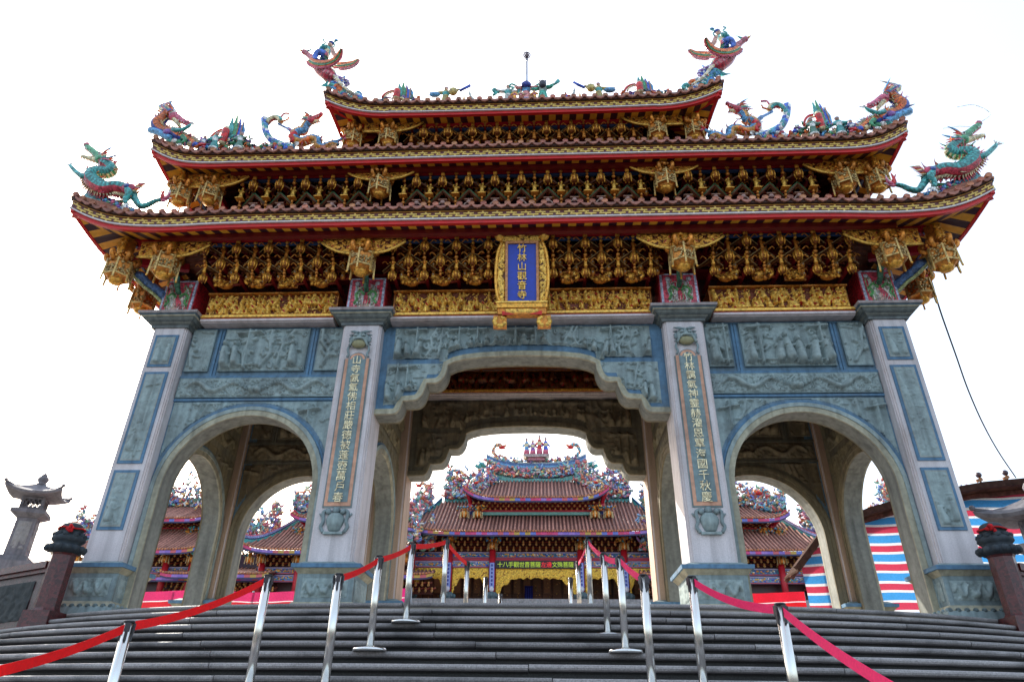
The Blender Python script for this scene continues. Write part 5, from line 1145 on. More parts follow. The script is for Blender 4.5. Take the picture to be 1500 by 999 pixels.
# balustrades at both ends of the stairs
def balustrade(sg):
    side = 'left' if sg < 0 else 'right'; bx, by = sg * 6.98, -.58; bz = -.30
    t = thing('balustrade', f'dark red granite balustrade with carved panel at the {side} end of the stairs', 'balustrade', (bx, by, bz))
    c = (.075, .010, .010); m = MB()
    m.frustum(0, 0, .22, .22, -.35, .20, .20, .12, c); m.lathe([(.20, .12), (.175, .16), (.17, .92), (.19, .95)], (0, 0, 0), c, 8, smooth=False, rot=PI / 8); m.build('post', M_GLAZE, t)
    f = MB(); f.lathe([(.17, 0), (.25, .03), (.27, .07), (.24, .11), (.18, .14), (.21, .17), (.24, .20), (.23, .25), (.17, .29), (.15, .34), (.17, .38), (.14, .44), (.08, .47), (.03, .48)], (0, 0, .95), (.035, .045, .055), 16)
    for k in range(14): a = 2 * PI * k / 14; f.ell((.25 * math.cos(a), .25 * math.sin(a), 1.02), (.055, .055, .05), (.04, .05, .06), 6, 4)
    for k in range(10): a = 2 * PI * k / 10; f.ell((.19 * math.cos(a), .19 * math.sin(a), 1.22), (.06, .06, .05), (.03, .04, .05), 6, 4)
    for k in range(9): a = 2 * PI * k / 9; f.tube([(.15 * math.cos(a), .15 * math.sin(a), 1.30), (.10 * math.cos(a + .6), .10 * math.sin(a + .6), 1.40)], [.04, .02], (.045, .055, .06), 5)
    f.build('lion_finial', M_STONE, t)
    d = Vector((sg * 1, .38, -.05)).normalized()
    def P(s, z): return Vector((0, 0, 0)) + d * s + Vector((0, 0, z))
    r = MB(); r.beam(P(.15, .80), P(4.2, .80), .26, .10, c); r.beam(P(.15, .72), P(4.2, .72), .18, .06, c); r.beam(P(.15, -.16), P(4.2, -.16), .24, .20, c); r.beam(P(.17, .30), P(4.2, .30), .10, .86, (.05, .015, .018)); r.build('rail', M_GLAZE, t)
    p = MB(); n = Vector((d.y * sg, -abs(d.x), 0)).normalized()
    for k in range(3):
        a = .35 + k * 1.28
        def fn(Q, a=a):
            return np.array([tuple(P(a + q[0], q[2]) + Vector((-d.y, d.x, 0)) * (q[1] if sg > 0 else -q[1])) for q in Q])
        add_relief(p, 0, 1.15, .02, .60, -.055, 600 + k, .4, .6, 40, 'scroll', (.045, .05, .05), fn=fn)
    p.build('relief_panel', M_STONE, t)
    rb = thing('ribbon_bow', f'red cloth rosette tied round the lion finial of the {side} balustrade post', 'ribbon', (bx, by, bz + 1.33))
    q = MB(); fx = .10 if sg < 0 else -.12
    for k in range(22):
        a = RNG.uniform(0, 6.28); b = RNG.uniform(0, 1.1); q.ell((fx + .05 * math.cos(a) * b, -.19 + RNG.uniform(-.02, .02), -.03 + .05 * math.sin(a) * b), RNG.uniform(.018, .03), vary((.62, .015, .02), .3), 7, 5)
    q.tube([(.185 * math.cos(2 * PI * k / 20), .185 * math.sin(2 * PI * k / 20), -.01 + .01 * math.sin(k)) for k in range(21)], .014, (.55, .02, .02), 5, cap=False)
    q.build('rosette', M_CLOTH, rb)
balustrade(-1); balustrade(1)

# stone lanterns
def lantern(x, y, sc, label, rz=.5, up=0.0):
    t = thing('stone_lantern', label, 'stone lantern', (x, y, ZP + up), rz); c = (.18, .17, .19); m = MB()
    def B(mb, *a): mb.box(*[q * sc for q in a], vary(c, .06))
    m.frustum(0, 0, .50 * sc, .50 * sc, 0, .46 * sc, .46 * sc, .22 * sc, c); m.frustum(0, 0, .34 * sc, .34 * sc, .22 * sc, .32 * sc, .32 * sc, 1.62 * sc, c); m.frustum(0, 0, .8 * sc, .8 * sc, -up - .02, .75 * sc, .75 * sc, .002, c) if up else None; m.build('shaft', M_STONE, t)
    p = MB()
    for k in range(4):
        R = Matrix.Rotation(PI / 2 * k, 3, 'Z')
        add_relief(p, -.24 * sc, .24 * sc, .45 * sc, 1.5 * sc, -.332 * sc, 700 + k, .5, .6, 40, 'scroll', (.28, .27, .27), fn=lambda Q, R=R: Q @ np.array(R).T)
    p.build('relief_panel', M_STONE, t)
    s = MB(); s.frustum(0, 0, .36 * sc, .36 * sc, 1.62 * sc, .56 * sc, .56 * sc, 1.76 * sc, c); s.frustum(0, 0, .57 * sc, .57 * sc, 1.76 * sc, .56 * sc, .56 * sc, 1.90 * sc, c); s.build('table', M_STONE, t)
    b = MB(); h = .33 * sc
    for sx in (-1, 1):
        for sy in (-1, 1): b.box(sx * h - .05 * sc, sx * h + .05 * sc, sy * h - .05 * sc, sy * h + .05 * sc, 1.90 * sc, 2.40 * sc, c)
    for k in range(4):
        R = np.array(Matrix.Rotation(PI / 2 * k, 3, 'Z')); g = MB(); g.box(-h, h, -h - .03 * sc, -h + .03 * sc, 1.901 * sc, 2.02 * sc, c); g.box(-h, h, -h - .03 * sc, -h + .03 * sc, 2.30 * sc, 2.399 * sc, c)
        for q in range(5):
            a = -.28 * sc + q * .14 * sc
            g.beam((a - .0, -h, 2.01 * sc), (a + .14 * sc, -h, 2.31 * sc), .03 * sc, .03 * sc, c); g.beam((a + .14 * sc, -h + .004, 2.01 * sc), (a, -h + .004, 2.31 * sc), .03 * sc, .028 * sc, c)
        b.merge(g, lambda V, R=R: V @ R.T)
    b.build('lattice_box', M_STONE, t)
    r = MB(); N = 12; rows = []
    for ring, (rad, z, lift) in enumerate(((.30, 2.40, 0), (.86, 2.42, .18), (.88, 2.50, .20), (.55, 2.66, .05), (.26, 2.86, 0), (.10, 2.96, 0))):
        V = []
        for k in range(4):
            for j in range(N):
                u = -1 + 2 * j / N; cx = rad; a = abs(u) ** 2.5; px, py = u * cx * (1 + .08 * a), -cx * (1 + .08 * a)
                R = Matrix.Rotation(PI / 2 * k, 2); q = R @ Vector((px, py)); V.append((q.x * sc, q.y * sc, (z + lift * a) * sc))
        V.append(V[0]); rows.append(V)
    r.grid(np.array(rows), c, smooth=False)
    for k in range(4):
        R = Matrix.Rotation(PI / 2 * k + PI / 4, 3, 'Z')
        r.tube([R @ Vector((.15 * sc, 0, 2.93 * sc)), R @ Vector((.5 * sc, 0, 2.74 * sc)), R @ Vector((.95 * sc, 0, 2.66 * sc)), R @ Vector((1.30 * sc, 0, 2.74 * sc))], [.05 * sc, .055 * sc, .055 * sc, .05 * sc], c, 6); r.ell(R @ Vector((1.33 * sc, 0, 2.78 * sc)), .07 * sc, c, 7, 5)
    r.build('roof', M_STONE, t)
    f = MB(); f.lathe([(.16, 2.94), (.17, 3.0), (.12, 3.03), (.18, 3.10), (.20, 3.18), (.16, 3.26), (.09, 3.28), (.12, 3.32), (.06, 3.38), (.02, 3.44)], (0, 0, 0), c, 10); q = MB(); q.merge(f, lambda V: V * sc); q.build('finial', M_STONE, t)
lantern(-12.85, 6.0, .68, 'grey stone pagoda lantern standing at the left beyond the dark balustrade', .42, 2.02)
lantern(9.35, 1.6, .80, 'grey stone pagoda lantern cut by the right edge beside the striped tarpaulin', .5)

# queue-barrier posts
def barrier_mesh():
    m = MB(); m.lathe([(.165, 0), (.17, .012), (.16, .028), (.06, .04), (.045, .045), (.037, .05)], (0, 0, 0), (.72, .72, .70), 20); b = m.mesh('base', M_STEEL)
    m = MB(); n = 20
    m.lathe([(.036, .045), (.036, .90)], (0, 0, 0), (.70, .68, .64), 20); p = m.mesh('pole', M_STEEL)
    m = MB()
    for k in range(4):
        a = PI / 2 * k; c_, s_ = math.cos(a), math.sin(a); R = Matrix.Rotation(a, 3, 'Z'); g = MB(); g.box(.030, .042, -.010, .010, .78, .897, (.02, .018, .022)); g.box(.040, .047, -.018, .018, .835, .893, (.03, .02, .025)); m.merge(g, lambda V, R=np.array(R): V @ R.T)
    m.lathe([(.0385, .899), (.0385, .906), (.034, .911), (.005, .913)], (0, 0, 0), (.02, .018, .022), 16); h = m.mesh('belt_head', M_PLASTIC)
    return b, p, h
BM = barrier_mesh()
def barrier(x, y, z, label):
    t = thing('barrier_post', label, 'barrier post', (x, y, z), 0, 'chrome queue barrier posts')
    for q, nm in zip(BM, ('base', 'pole', 'belt_head')): inst(q, nm, t, (0, 0, 0), RNG.uniform(0, .6) if nm == 'belt_head' else 0)
    return t
def step_of(x, y):
    if y > edge_y(x): return ZP
    if abs(y + 4.836) < .004: return stair_z(9)
    return stair_z(math.floor((edge_y(x) - y) / TREAD) + 1)
LP = [(-2.54, -5.98, 'nearest chrome barrier post of the left stair row, cut by the bottom edge'), (-2.059, -4.835, 'chrome barrier post under the left side arch, ending the slack red belt'),
      (-1.41, -4.90, 'leftmost chrome barrier post before the central arch, belt rising to its right'), (-1.34, -3.77, 'left chrome barrier post with round base on the sixth step'), (-1.22, -2.65, 'left chrome barrier post with round base near the top step'),
      (-1.01, -1.18, 'tallest looking left chrome barrier post, just behind the top step'), (-.86, .30, 'left chrome barrier post on the plaza where the red belt slopes down'), (-.66, 1.60, 'short looking left chrome barrier post without belt before dark hall doors'), (-.50, 3.3, 'smallest left chrome barrier post peeping over the top step')]
RP = [(1.97, -6.01, 'nearest chrome barrier post on the right with pink belts on both sides'), (1.638, -4.838, 'chrome barrier post before the right inner pillar, starting the pink belt'),
      (1.22, -4.90, 'right chrome barrier post left of the right inner pillar, pink belt rising left'), (1.15, -3.77, 'right chrome barrier post with round base on the sixth step'), (1.08, -2.70, 'right chrome barrier post with round base near the top step'),
      (1.00, -1.18, 'tallest looking right chrome barrier post at the peak of the pink belt'), (.92, .30, 'right chrome barrier post on the plaza with a thin belt seen edge-on'), (.84, 1.60, 'short right chrome barrier post before the right hall column')]
def mkrow(L): return [barrier(x, y, step_of(x, y), lb) for x, y, lb in L]
LB = mkrow(LP); RB = mkrow(RP)
def belt(a, b, col, sag=.03, owner=None):
    """webbing strip between two post heads; belongs to the post it reels out of"""
    A = Vector(a.location) + Vector((0, 0, .865)) if not isinstance(a, tuple) else Vector(a); B = Vector(b.location) + Vector((0, 0, .865)) if not isinstance(b, tuple) else Vector(b)
    d = (B - A).normalized(); A = A + d * .05; B = B - d * .05; top = []; bot = []
    side = d.cross(Vector((0, 0, 1))).normalized(); n = 14
    for i in range(n + 1):
        t = i / n; p = A.lerp(B, t) - Vector((0, 0, sag * 4 * t * (1 - t))); tw = .12 * math.sin(t * PI); u = Vector((0, 0, 1)) * math.cos(tw) + side * math.sin(tw)
        top.append(p + u * .031); bot.append(p - u * .031)
    m = MB(); m.ribbon(bot, top, tuple(side * .0025), col, smooth=False); ow = owner or (a if not isinstance(a, tuple) else b)
    o = m.build('belt', M_BELT, ow); o.location = -Vector(ow.location)
RB1 = (.88, .008, .010); RB2 = (.95, .03, .17)
belt((-2.553, -7.481, -1.464), LB[0], RB1, .04, LB[0]); belt(LB[0], LB[1], RB1, .05)
for i in range(2, 6): belt(LB[i], LB[i + 1], RB1, .02)
belt((1.961, -7.892, -1.575), RB[0], RB2, .04, RB[0]); belt(RB[1], RB[0], RB2, .05)
for i in range(2, 6): belt(RB[i], RB[i + 1], RB2, .02)

# cable sagging from the right eave
m = MB(); m.tube(catmull([(8.02, .4, 6.5), (8.05, .42, 6.12), (8.41, 1.0, 5.77), (9.08, 2.0, 5.33), (9.75, 3.0, 5.01), (10.62, 4.2, 4.70), (11.7, 5.6, 4.52), (13.07, 7.3, 4.42)], 8), .016, (.02, .02, .022), 6); tag(m.build('cable', M_PLASTIC), 'thin black cable sagging from the right roof corner down to the shed', 'cable')

# shed with striped tarpaulin
shed = thing('shed', 'brown timber lean-to shed roof over the striped tarpaulin on the right', 'shed', (10.5, 9.4, ZP))
pl = [(6.85, 1.98), (7.8, 3.0), (9.05, 3.48), (10.4, 3.84), (12.2, 4.16), (13.3, 4.26), (16.5, 4.5)]
m = MB()
for (xa, za), (xb, zb) in zip(pl[:-1], pl[1:]):
    k = max(2, int((xb - xa) / .26))
    for j in range(k):
        a = j / k; b = (j + .96) / k; c = vary((.06, .026, .015), .3); A = Vector((xa + (xb - xa) * a, 7.3, za + (zb - za) * a)); B = Vector((xa + (xb - xa) * b, 7.3, za + (zb - za) * b)); m.ribbon([A, A + Vector((0, 1.15, .0))], [B, B + Vector((0, 1.15, .0))], (0, 0, .05), c)
    m.beam((xa, 7.36, za + .07), (xb, 7.36, zb + .07), .16, .16, (.05, .025, .02)); m.beam((xa, 7.9, za - .06), (xb, 7.9, zb - .06), .08, .10, (.12, .05, .04)); m.beam((xa, 8.38, za - .06), (xb, 8.38, zb - .06), .08, .10, (.12, .05, .04))
o = m.build('roof', M_WOOD, shed); o.location = -Vector(shed.location)
m = MB()
for x, z in ((7.75, 2.8), (16.4, 4.4)):
    for y in (8.2, 8.32): m.beam((x, y, ZP), (x, y, z), .09, .09, (.10, .05, .04))
for j in range(6): m.beam((7.05 + .2 * j, 7.9, 2.08 + .2 * j), (7.05 + .2 * j, 8.4, 2.08 + .2 * j), .05, .05, (.16, .07, .05))
o = m.build('frame', M_WOOD, shed); o.location = -Vector(shed.location)
for i, (x, z) in enumerate(((12.18, 4.36), (12.9, 4.42))):
    b = thing('floodlight', ('small round lamp on the shed roof, nearer the gate', 'small round lamp on the shed roof, nearer the photo edge')[i], 'lamp', (x, 7.4, z), 0, 'lamps along the shed roof')
    m = MB(); m.tube([(0, 0, -.05), (0, 0, .10)], .025, (.35, .16, .06), 6); m.beam((-.10, 0, .0), (.06, 0, .06), .05, .08, (.42, .2, .1)); m.build('bracket', M_WOOD, b); m = MB(); m.ell((0, 0, .17), .08, (.08, .05, .06), 9, 6); m.build('lamp_head', M_PLASTIC, b)
nx = 44; X = np.linspace(7.25, 16.5, nx); zs = []; z = -.12; cs = []
seq = ((.15, (.05, .28, .62)), (.045, (.72, .74, .76)), (.13, (.52, .045, .09)), (.045, (.72, .74, .76)), (.14, (.05, .28, .62)), (.045, (.72, .74, .76)), (.12, (.52, .045, .09)), (.05, (.72, .74, .76)))
i = 0
zs = [z]
while z < 5.4: h, c = seq[i % 8]; z += h * 1.35; zs.append(z); cs.append(c); i += 1
Zg = np.array(zs); rr = np.random.RandomState(3); P = np.zeros((len(zs), nx, 3))
ph = rr.rand(8) * 6
for a, zz in enumerate(zs):
    for b, xx in enumerate(X):
        w_ = .05 * math.sin(xx * 2.3 + ph[0] + zz * .4) + .035 * math.sin(xx * 5.1 + zz * 1.7 + ph[1]) + .02 * math.sin(zz * 4 + xx * 3 + ph[2])
        P[a, b] = (xx, 8.05 + w_, zz + .03 * math.sin(xx * 1.1 + ph[3]) + .012 * (xx - 7))
tops = np.interp(X, [q[0] for q in pl], [q[1] for q in pl]) - .10
P[:, :, 2] = np.minimum(P[:, :, 2], tops[None, :])
C = np.repeat(np.array(cs)[:, None, :], nx - 1, 1)
m = MB(); m.grid(P, C, mask=(P[1:, 1:, 2] - P[:-1, 1:, 2] > 1e-4)); o = m.build('tarpaulin', M_CLOTH); tag(o, 'red, white and blue striped tarpaulin hung below the shed roof', 'tarpaulin')
# red cloth screens tied along the far side of the plaza
def screen(x0, x1, y, z1, label, split=None, cols=((.48, .02, .03), (.50, .03, .12))):
    nx = max(8, int((x1 - x0) / .12)); X = np.linspace(x0, x1, nx); zz = [ZP + .02, ZP + .5, ZP + 1.1, z1 - .30, z1 - .27, z1 - .02, z1]; P = np.zeros((len(zz), nx, 3))
    for a, q in enumerate(zz):
        for b, xx in enumerate(X): P[a, b] = (xx, y + .035 * math.sin(xx * 9 + q * 1.5) * (1.2 - a / 7), q + .03 * math.sin(xx * 1.7))
    C = np.zeros((len(zz) - 1, nx - 1, 3)); C[:] = cols[0]; C[3] = (.7, .6, .62); C[4:] = cols[1]
    t = thing('cloth_screen', label, 'cloth screen', ((x0 + x1) / 2, y, ZP)); m = MB(); m.grid(P, C); o = m.build('cloth', M_CLOTH, t); o.location = -Vector(t.location)
    m = MB()
    for k in range(max(2, int((x1 - x0) / 2.4) + 1)): xx = x0 + (x1 - x0) * k / max(1, int((x1 - x0) / 2.4)); m.tube([(xx, y + .08, ZP), (xx, y + .08, z1 + .02)], .03, (.4, .4, .4), 6)
    o = m.build('poles', M_STEEL, t); o.location = -Vector(t.location)
screen(-13.5, -6.0, 10.5, 1.97, 'red cloth screen with pink top band seen through the left arches'); screen(6.15, 8.15, 10.8, 2.05, 'red cloth screen seen through the right arch', cols=((.58, .012, .018), (.58, .012, .03)))
screen(-4.75, -3.92, 12.0, 2.35, 'narrow magenta cloth panel beside the left rear pillar', cols=((.50, .02, .16), (.50, .02, .16)))
# =================================================================== THE TEMPLE HALLS BEHIND
RT = (.40, .19, .145)
def swept_roof(W, y0, z0, y1, z1, Wt, lift, sag, step=.20):
    """front slope of a tiled roof: barrel ribs from eave (y0,z0) to (y1,z1); top half-width Wt; corners lift"""
    m = MB(); N = int(2 * W / step)
    def zl(x, t): return lift * (abs(x) / W) ** 6 * (1 - t) ** 2
    def pt(x, t): return (x, y0 + (y1 - y0) * t, z0 + (z1 - z0) * t - sag * math.sin(PI * t) + zl(x, t))
    rows = [[pt((-1 + 2 * i / 40) * (W + (Wt - W) * t), t) for i in range(41)] for t in (0, .25, .5, .75, 1)]
    m.grid(np.array(rows), (.19, .085, .075), smooth=True)
    for i in range(N + 1):
        x = -W + 2 * W * i / N; tm = 1 if abs(x) <= Wt else max(.03, (W - abs(x)) / max(1e-6, W - Wt))
        m.tube([tuple(np.array(pt(x, tm * t)) + np.array([0, -.02, .035])) for t in (0, .25, .5, .75, 1)], .062, vary(RT, .25), 5, cap=True)
    return m, pt
def soffit(m, W, pt, Wi, yi, zi, col=(.05, .01, .03)):
    X = np.linspace(-1, 1, 21); m.grid(np.array([[(pt(x * W, 0)[0], pt(x * W, 0)[1] + .02, pt(x * W, 0)[2] - .02) for x in X], [(x * Wi, yi, zi) for x in X]]), col, smooth=False)
def fascia(W, pt, h=.16, y=-.05):
    m = MB(); N = int(W * 2 / .28)
    P = [pt(-W + 2 * W * i / N, 0) for i in range(N + 1)]
    cols = [[(.50, .04, .12), (.45, .30, .05), (.20, .12, .45), (.55, .05, .18), (.12, .16, .50), (.50, .10, .12), (.28, .16, .48)][(i * 3 + i // 4) % 7] for i in range(N)]
    m.ribbon([(p[0], p[1] + y, p[2] - h) for p in P], [(p[0], p[1] + y, p[2] - .02) for p in P], (0, .06, 0), RED, cols=cols)
    m.ribbon([(p[0], p[1] + y + .02, p[2] - h - .07) for p in P], [(p[0], p[1] + y + .02, p[2] - h) for p in P], (0, .06, 0), (.03, .03, .10))
    for i in range(N * 2): x = -W + W * i / N; p = pt(x, 0); m.ell((p[0], p[1] - .08, p[2] + .035), (.06, .03, .06), vary((.42, .15, .05), .3), 6, 4)
    return m
def ornament(pts, h, seed, dens=30, big=0.0):
    """crowd of coloured porcelain shapes standing along the line pts"""
    r = random.Random(seed); m = MB(); P = [Vector(p) for p in pts]; L = [0]
    for a, b in zip(P[:-1], P[1:]): L.append(L[-1] + (b - a).length)
    def at(s):
        i = max(0, min(len(P) - 2, int(np.searchsorted(L, s)) - 1)); return P[i].lerp(P[i + 1], (s - L[i]) / max(1e-6, L[i + 1] - L[i]))
    n = int(L[-1] * dens * 1.25)
    for k in range(n):
        s = r.uniform(0, L[-1]); p = at(s); hh = 1.2 * h * (.5 + .55 * abs(math.sin(s * 2.3 + seed)) * r.random() ** .5); z = r.uniform(0, 1) ** 1.3 * hh; c = vary(r.choice(VIVID), .3, r); c = tuple(v * .78 + .14 for v in c); q = p + Vector((0, r.uniform(-.18, .12), z)); u = r.random()  # colours paled towards white, haze over the halls painted in
        if u < .35: m.ell(q, (r.uniform(.05, .13), .06, r.uniform(.05, .12)), c, 6, 4)
        elif u < .8:
            d = [q]; 
            for _ in range(3): d.append(d[-1] + Vector((r.uniform(-.16, .16), r.uniform(-.03, .03), r.uniform(-.10, .16))))
            m.tube(catmull(d, 2), [.07, .07, .065, .055, .045, .03, .01], c, 5)
        else: m.tube([q, q + Vector((r.uniform(-.1, .1), 0, r.uniform(.12, .32)))], [.05, .012], c, 5)
    return m
def ridge_dragon(p, s, sg, seed):
    r = random.Random(seed); m = MB(); P = [Vector(p) + Vector((sg * x * s, 0, z * s)) for x, z in ((-.55, .0), (-.35, .22), (-.15, .05), (.05, .28), (.22, .5), (.12, .78), (-.08, .84), (-.2, .72))]
    c = r.choice([YELLOW, TEAL, ORANGE, SKYB]); C = catmull(P, 4); m.tube(C, list(np.linspace(.05, .11, len(C)) * s), c, 7, cols=lambda i, j: vary([c, CREAM, RED, TEAL][(i + j) % 4], .3, r))
    m.ell(P[-1], (.16 * s, .11 * s, .11 * s), RED, 8, 5); m.tube([P[-1], P[-1] + Vector((-sg * .22 * s, 0, .10 * s))], [.08 * s, .05 * s], ORANGE, 6); m.tube([P[-1], P[-1] + Vector((-sg * .18 * s, 0, -.06 * s))], [.06 * s, .03 * s], RED, 6)
    for k in range(14): a = C[2 + k * 2 % (len(C) - 3)]; m.tube([a, Vector(a) + Vector((r.uniform(-.15, .15), r.uniform(-.08, .08), r.uniform(.08, .22))) * s], [.03 * s, .004], r.choice(VIVID), 4)
    for k in range(3): a = Vector(P[1 + k]); m.tube([a, a + Vector((sg * .2 * s, 0, -.1 * s)), a + Vector((sg * .34 * s, 0, .04 * s))], [.05 * s, .04 * s, .01], c, 5)
    return m
def band(m, pts, h, cols, th=.14):
    """stepped coloured ridge band"""
    z = 0
    for dh, c in cols:
        m.ribbon([(p[0], p[1], p[2] + z) for p in pts], [(p[0], p[1], p[2] + z + dh) for p in pts], (0, th, 0), c, cols=[vary(c, .12) for _ in pts]); z += dh + .002
def brackets(W, y, z0, z1, step, seed, rows=3):
    r = random.Random(seed); m = MB(); m.box(-W, W, y + .25, y + .35, z0, z1, (.06, .012, .012)); n = int(2 * W / step)
    for j in range(rows):
        zz = z0 + (z1 - z0) * (j + .25) / rows; dy = -.35 * j / rows
        for i in range(n + 1):
            x = -W + 2 * W * (i + (.5 if j % 2 else 0)) / n
            if x > W: continue
            k = (z1 - z0) / rows
            m.lathe([(.02, -.1 * k), (.075, .15 * k), (.06, .4 * k), (.03, .5 * k), (.05, .62 * k), (.045, .85 * k), (.02, .95 * k)], (x, y + dy, zz), vary((.66, .36, .12), .35, r), 6)
            m.beam((x, y + dy + .05, zz + .5 * k), (x + step * .5, y + dy + .2, zz + .9 * k), .04, .05, vary((.30, .05, .03), .3, r)); m.beam((x, y + dy + .05, zz + .5 * k), (x - step * .5, y + dy + .2, zz + .9 * k), .04, .05, vary((.30, .05, .03), .3, r))
    return m
def hanging(x, y, z, s, seed):
    r = random.Random(seed); m = MB(); m.lathe([(.12, -.28), (.20, -.22), (.22, .0), (.12, .05), (.10, .3), (.14, .34)], (0, 0, 0), OGOLD, 8)
    q = MB(); q.merge(m, lambda V: V * s + np.array([x, y, z]))
    for k in range(8): a = 2 * PI * k / 8; q.beam((x + .23 * s * math.cos(a), y + .23 * s * math.sin(a), z + .02), (x + .25 * s * math.cos(a), y + .25 * s * math.sin(a), z - .32 * s), .035 * s, .035 * s, (.62, .50, .25))
    for k in range(30): q.ell((x + r.uniform(-.42, .42) * s, y - .1 + r.uniform(-.1, .1), z + r.uniform(.08, .36) * s), r.uniform(.03, .07) * s, vary(r.choice([OGOLD, GOLD, SKYB, DGOLD, TEAL]), .3, r), 5, 4)
    return q
def painted_strip(m, x0, x1, y, z0, z1, seed, base=(.06, .10, .22)):
    r = random.Random(seed); m.box(x0, x1, y, y + .15, z0, z1, base); h = z1 - z0
    m.box(x0, x1, y - .02, y, z1 - .05, z1 - .001, (.35, .30, .45)); m.box(x0, x1, y - .02, y, z0 + .001, z0 + .05, (.40, .06, .10))
    n = int((x1 - x0) * h * 90)
    for k in range(n):
        x = r.uniform(x0 + .06, x1 - .06); z = r.uniform(z0 + .09, z1 - .09); m.ell((x, y - .01, z), (r.uniform(.03, .09), .03, r.uniform(.02, .05)), vary(r.choice([YGOLD, OGOLD, SKYB, TEAL, WHITE, GOLD, BLUE]), .3, r), 6, 3)
class Hall:
    def __init__(s, label, loc): s.t = thing('temple_hall', label, 'temple hall', loc); s.loc = Vector(loc)
    def p(s, m, name, mats, parent=None, kind=None):
        o = m.build(name, mats, parent or s.t)
        if kind: o['kind'] = kind
        return o
def upper_works(H, W, z0, y, z1, eaveW, ez, lift, ty, tz, Wt, seed, ridge=True):
    """small upper storey: wall of brackets from z0 to z1 on plane y, its eave at ez and its roof up to tz at ty"""
    m = MB(); m.box(-W, W, y + .2, y + 1.6, z0, z1 + .4, (.30, .03, .03)); m.box(-W - .05, W + .05, y - .06, y + .2, z0, z0 + .16, (.14, .38, .34)); m.box(-W, W, y - .02, y + .2, z0 + .161, z0 + .28, (.42, .02, .04))
    H.p(m, 'wall', M_PAINT); H.p(brackets(W, y, z0 + .26, z1, .30, seed), 'bracket_work', M_GOLD, kind='stuff')
    for sg in (-1, 1):
        for q in (W - .28, W + .45): H.p(hanging(sg * q, y - .35, z1 - .62, 1.0, seed + int(q * 10)), 'hanging_pendant', M_GOLD)
        m = MB(); m.beam((sg * (W + .0), y + .1, z0 + .2), (sg * (W + .55), y - .2, z1 - .7), .12, .16, (.04, .08, .32)); m.beam((sg * (W + .1), y + .1, z1 - .2), (sg * (eaveW - .1), y - .9, z1 + .18 + lift * .8), .16, .20, (.40, .01, .03)); m.box(sg * (W + .18) - .1, sg * (W + .18) + .1, y - .3, y - .2, z1 - .45, z1 - .15, (.55, .02, .05)); H.p(m, 'corner_brace', M_PAINT)
    r, pt = swept_roof(eaveW, y - 1.0, ez, ty, tz, Wt, lift, .05); ro = H.p(r, 'roof', M_TILE)
    H.p(fascia(eaveW, pt), 'eave_band', M_PAINT, ro)
    m = MB(); soffit(m, eaveW, pt, W, y + .2, z1 + .1); H.p(m, 'soffit', M_PAINT, ro)
    return ro, pt
# ---- the main hall
H = Hall('main temple hall with double curved tiled roofs, framed by the central arch', (0, 26, 4.0))
FZ = 4.0
r, pt = swept_roof(7.3, -1.5, 7.28 - FZ, 2.2, 9.95 - FZ, 5.4, .42, .08); ro = H.p(r, 'roof', M_TILE); H.p(fascia(7.3, pt), 'eave_band', M_PAINT, ro)
m = MB(); soffit(m, 7.3, pt, 7.0, .35, 3.4); m.box(-5.4, 5.4, 2.2, 7, 3.0, 5.9, (.2, .05, .05)); H.p(m, 'soffit', M_PAINT, ro)
ro2, pt2 = upper_works(H, 3.45, 8.62 - FZ, .22, 9.30 - FZ, 3.95, 9.28 - FZ, .62, 2.2, 11.15 - FZ, 2.15, 801)
m = MB(); RP_ = [(x, 2.2, 11.08 - FZ + .55 * (abs(x) / 3.0) ** 3) for x in np.linspace(-3.0, 3.0, 31)]
band(m, RP_, 1, ((.10, TEAL), (.16, (.16, .45, .40)), (.06, NAVY), (.62, (.30, .22, .26)), (.10, SKYB), (.14, (.05, .12, .30)), (.08, (.35, .42, .42))), .3); rg = H.p(m, 'ridge', M_GLAZE)
H.p(ornament([(x, 2.12, z + .34) for x, _, z in RP_], .55, 811, 55), 'ridge_ornament', M_GLAZE, rg, 'stuff'); H.p(ornament([(x, 2.3, z + 1.26) for x, _, z in RP_[2:-2]], .22, 812, 14), 'ridge_ornament', M_GLAZE, rg, 'stuff')
for sg in (-1, 1):
    H.p(ridge_dragon((sg * 2.35, 2.3, 12.45 - FZ), 1.25, sg, 820 + sg), 'ridge_dragon', M_GLAZE, rg); m = MB(); m.tube(catmull([(sg * 3.0, 2.3, 12.1 - FZ), (sg * 3.35, 2.3, 12.3 - FZ), (sg * 3.4, 2.3, 12.05 - FZ), (sg * 3.65, 2.3, 12.2 - FZ)], 4), .10, TEAL, 6); [m.tube([(sg * 3.1, 2.3, 11.7 - FZ + .1 * k), (sg * (3.4 + .06 * k), 2.3, 11.75 - FZ + .13 * k)], [.08, .01], [GREEN, TEAL, SKYB, WHITE][k % 4], 5) for k in range(7)]; H.p(m, 'ridge_tip', M_GLAZE, rg)
m = MB(); m.frustum(0, 2.3, .55, .3, 12.42 - FZ, .42, .25, 12.62 - FZ, (.40, .14, .16)); m.frustum(0, 2.3, .62, .35, 12.62 - FZ, .80, .38, 12.78 - FZ, (.42, .36, .36)); H.p(m, 'figure_plinth', M_GLAZE, rg)
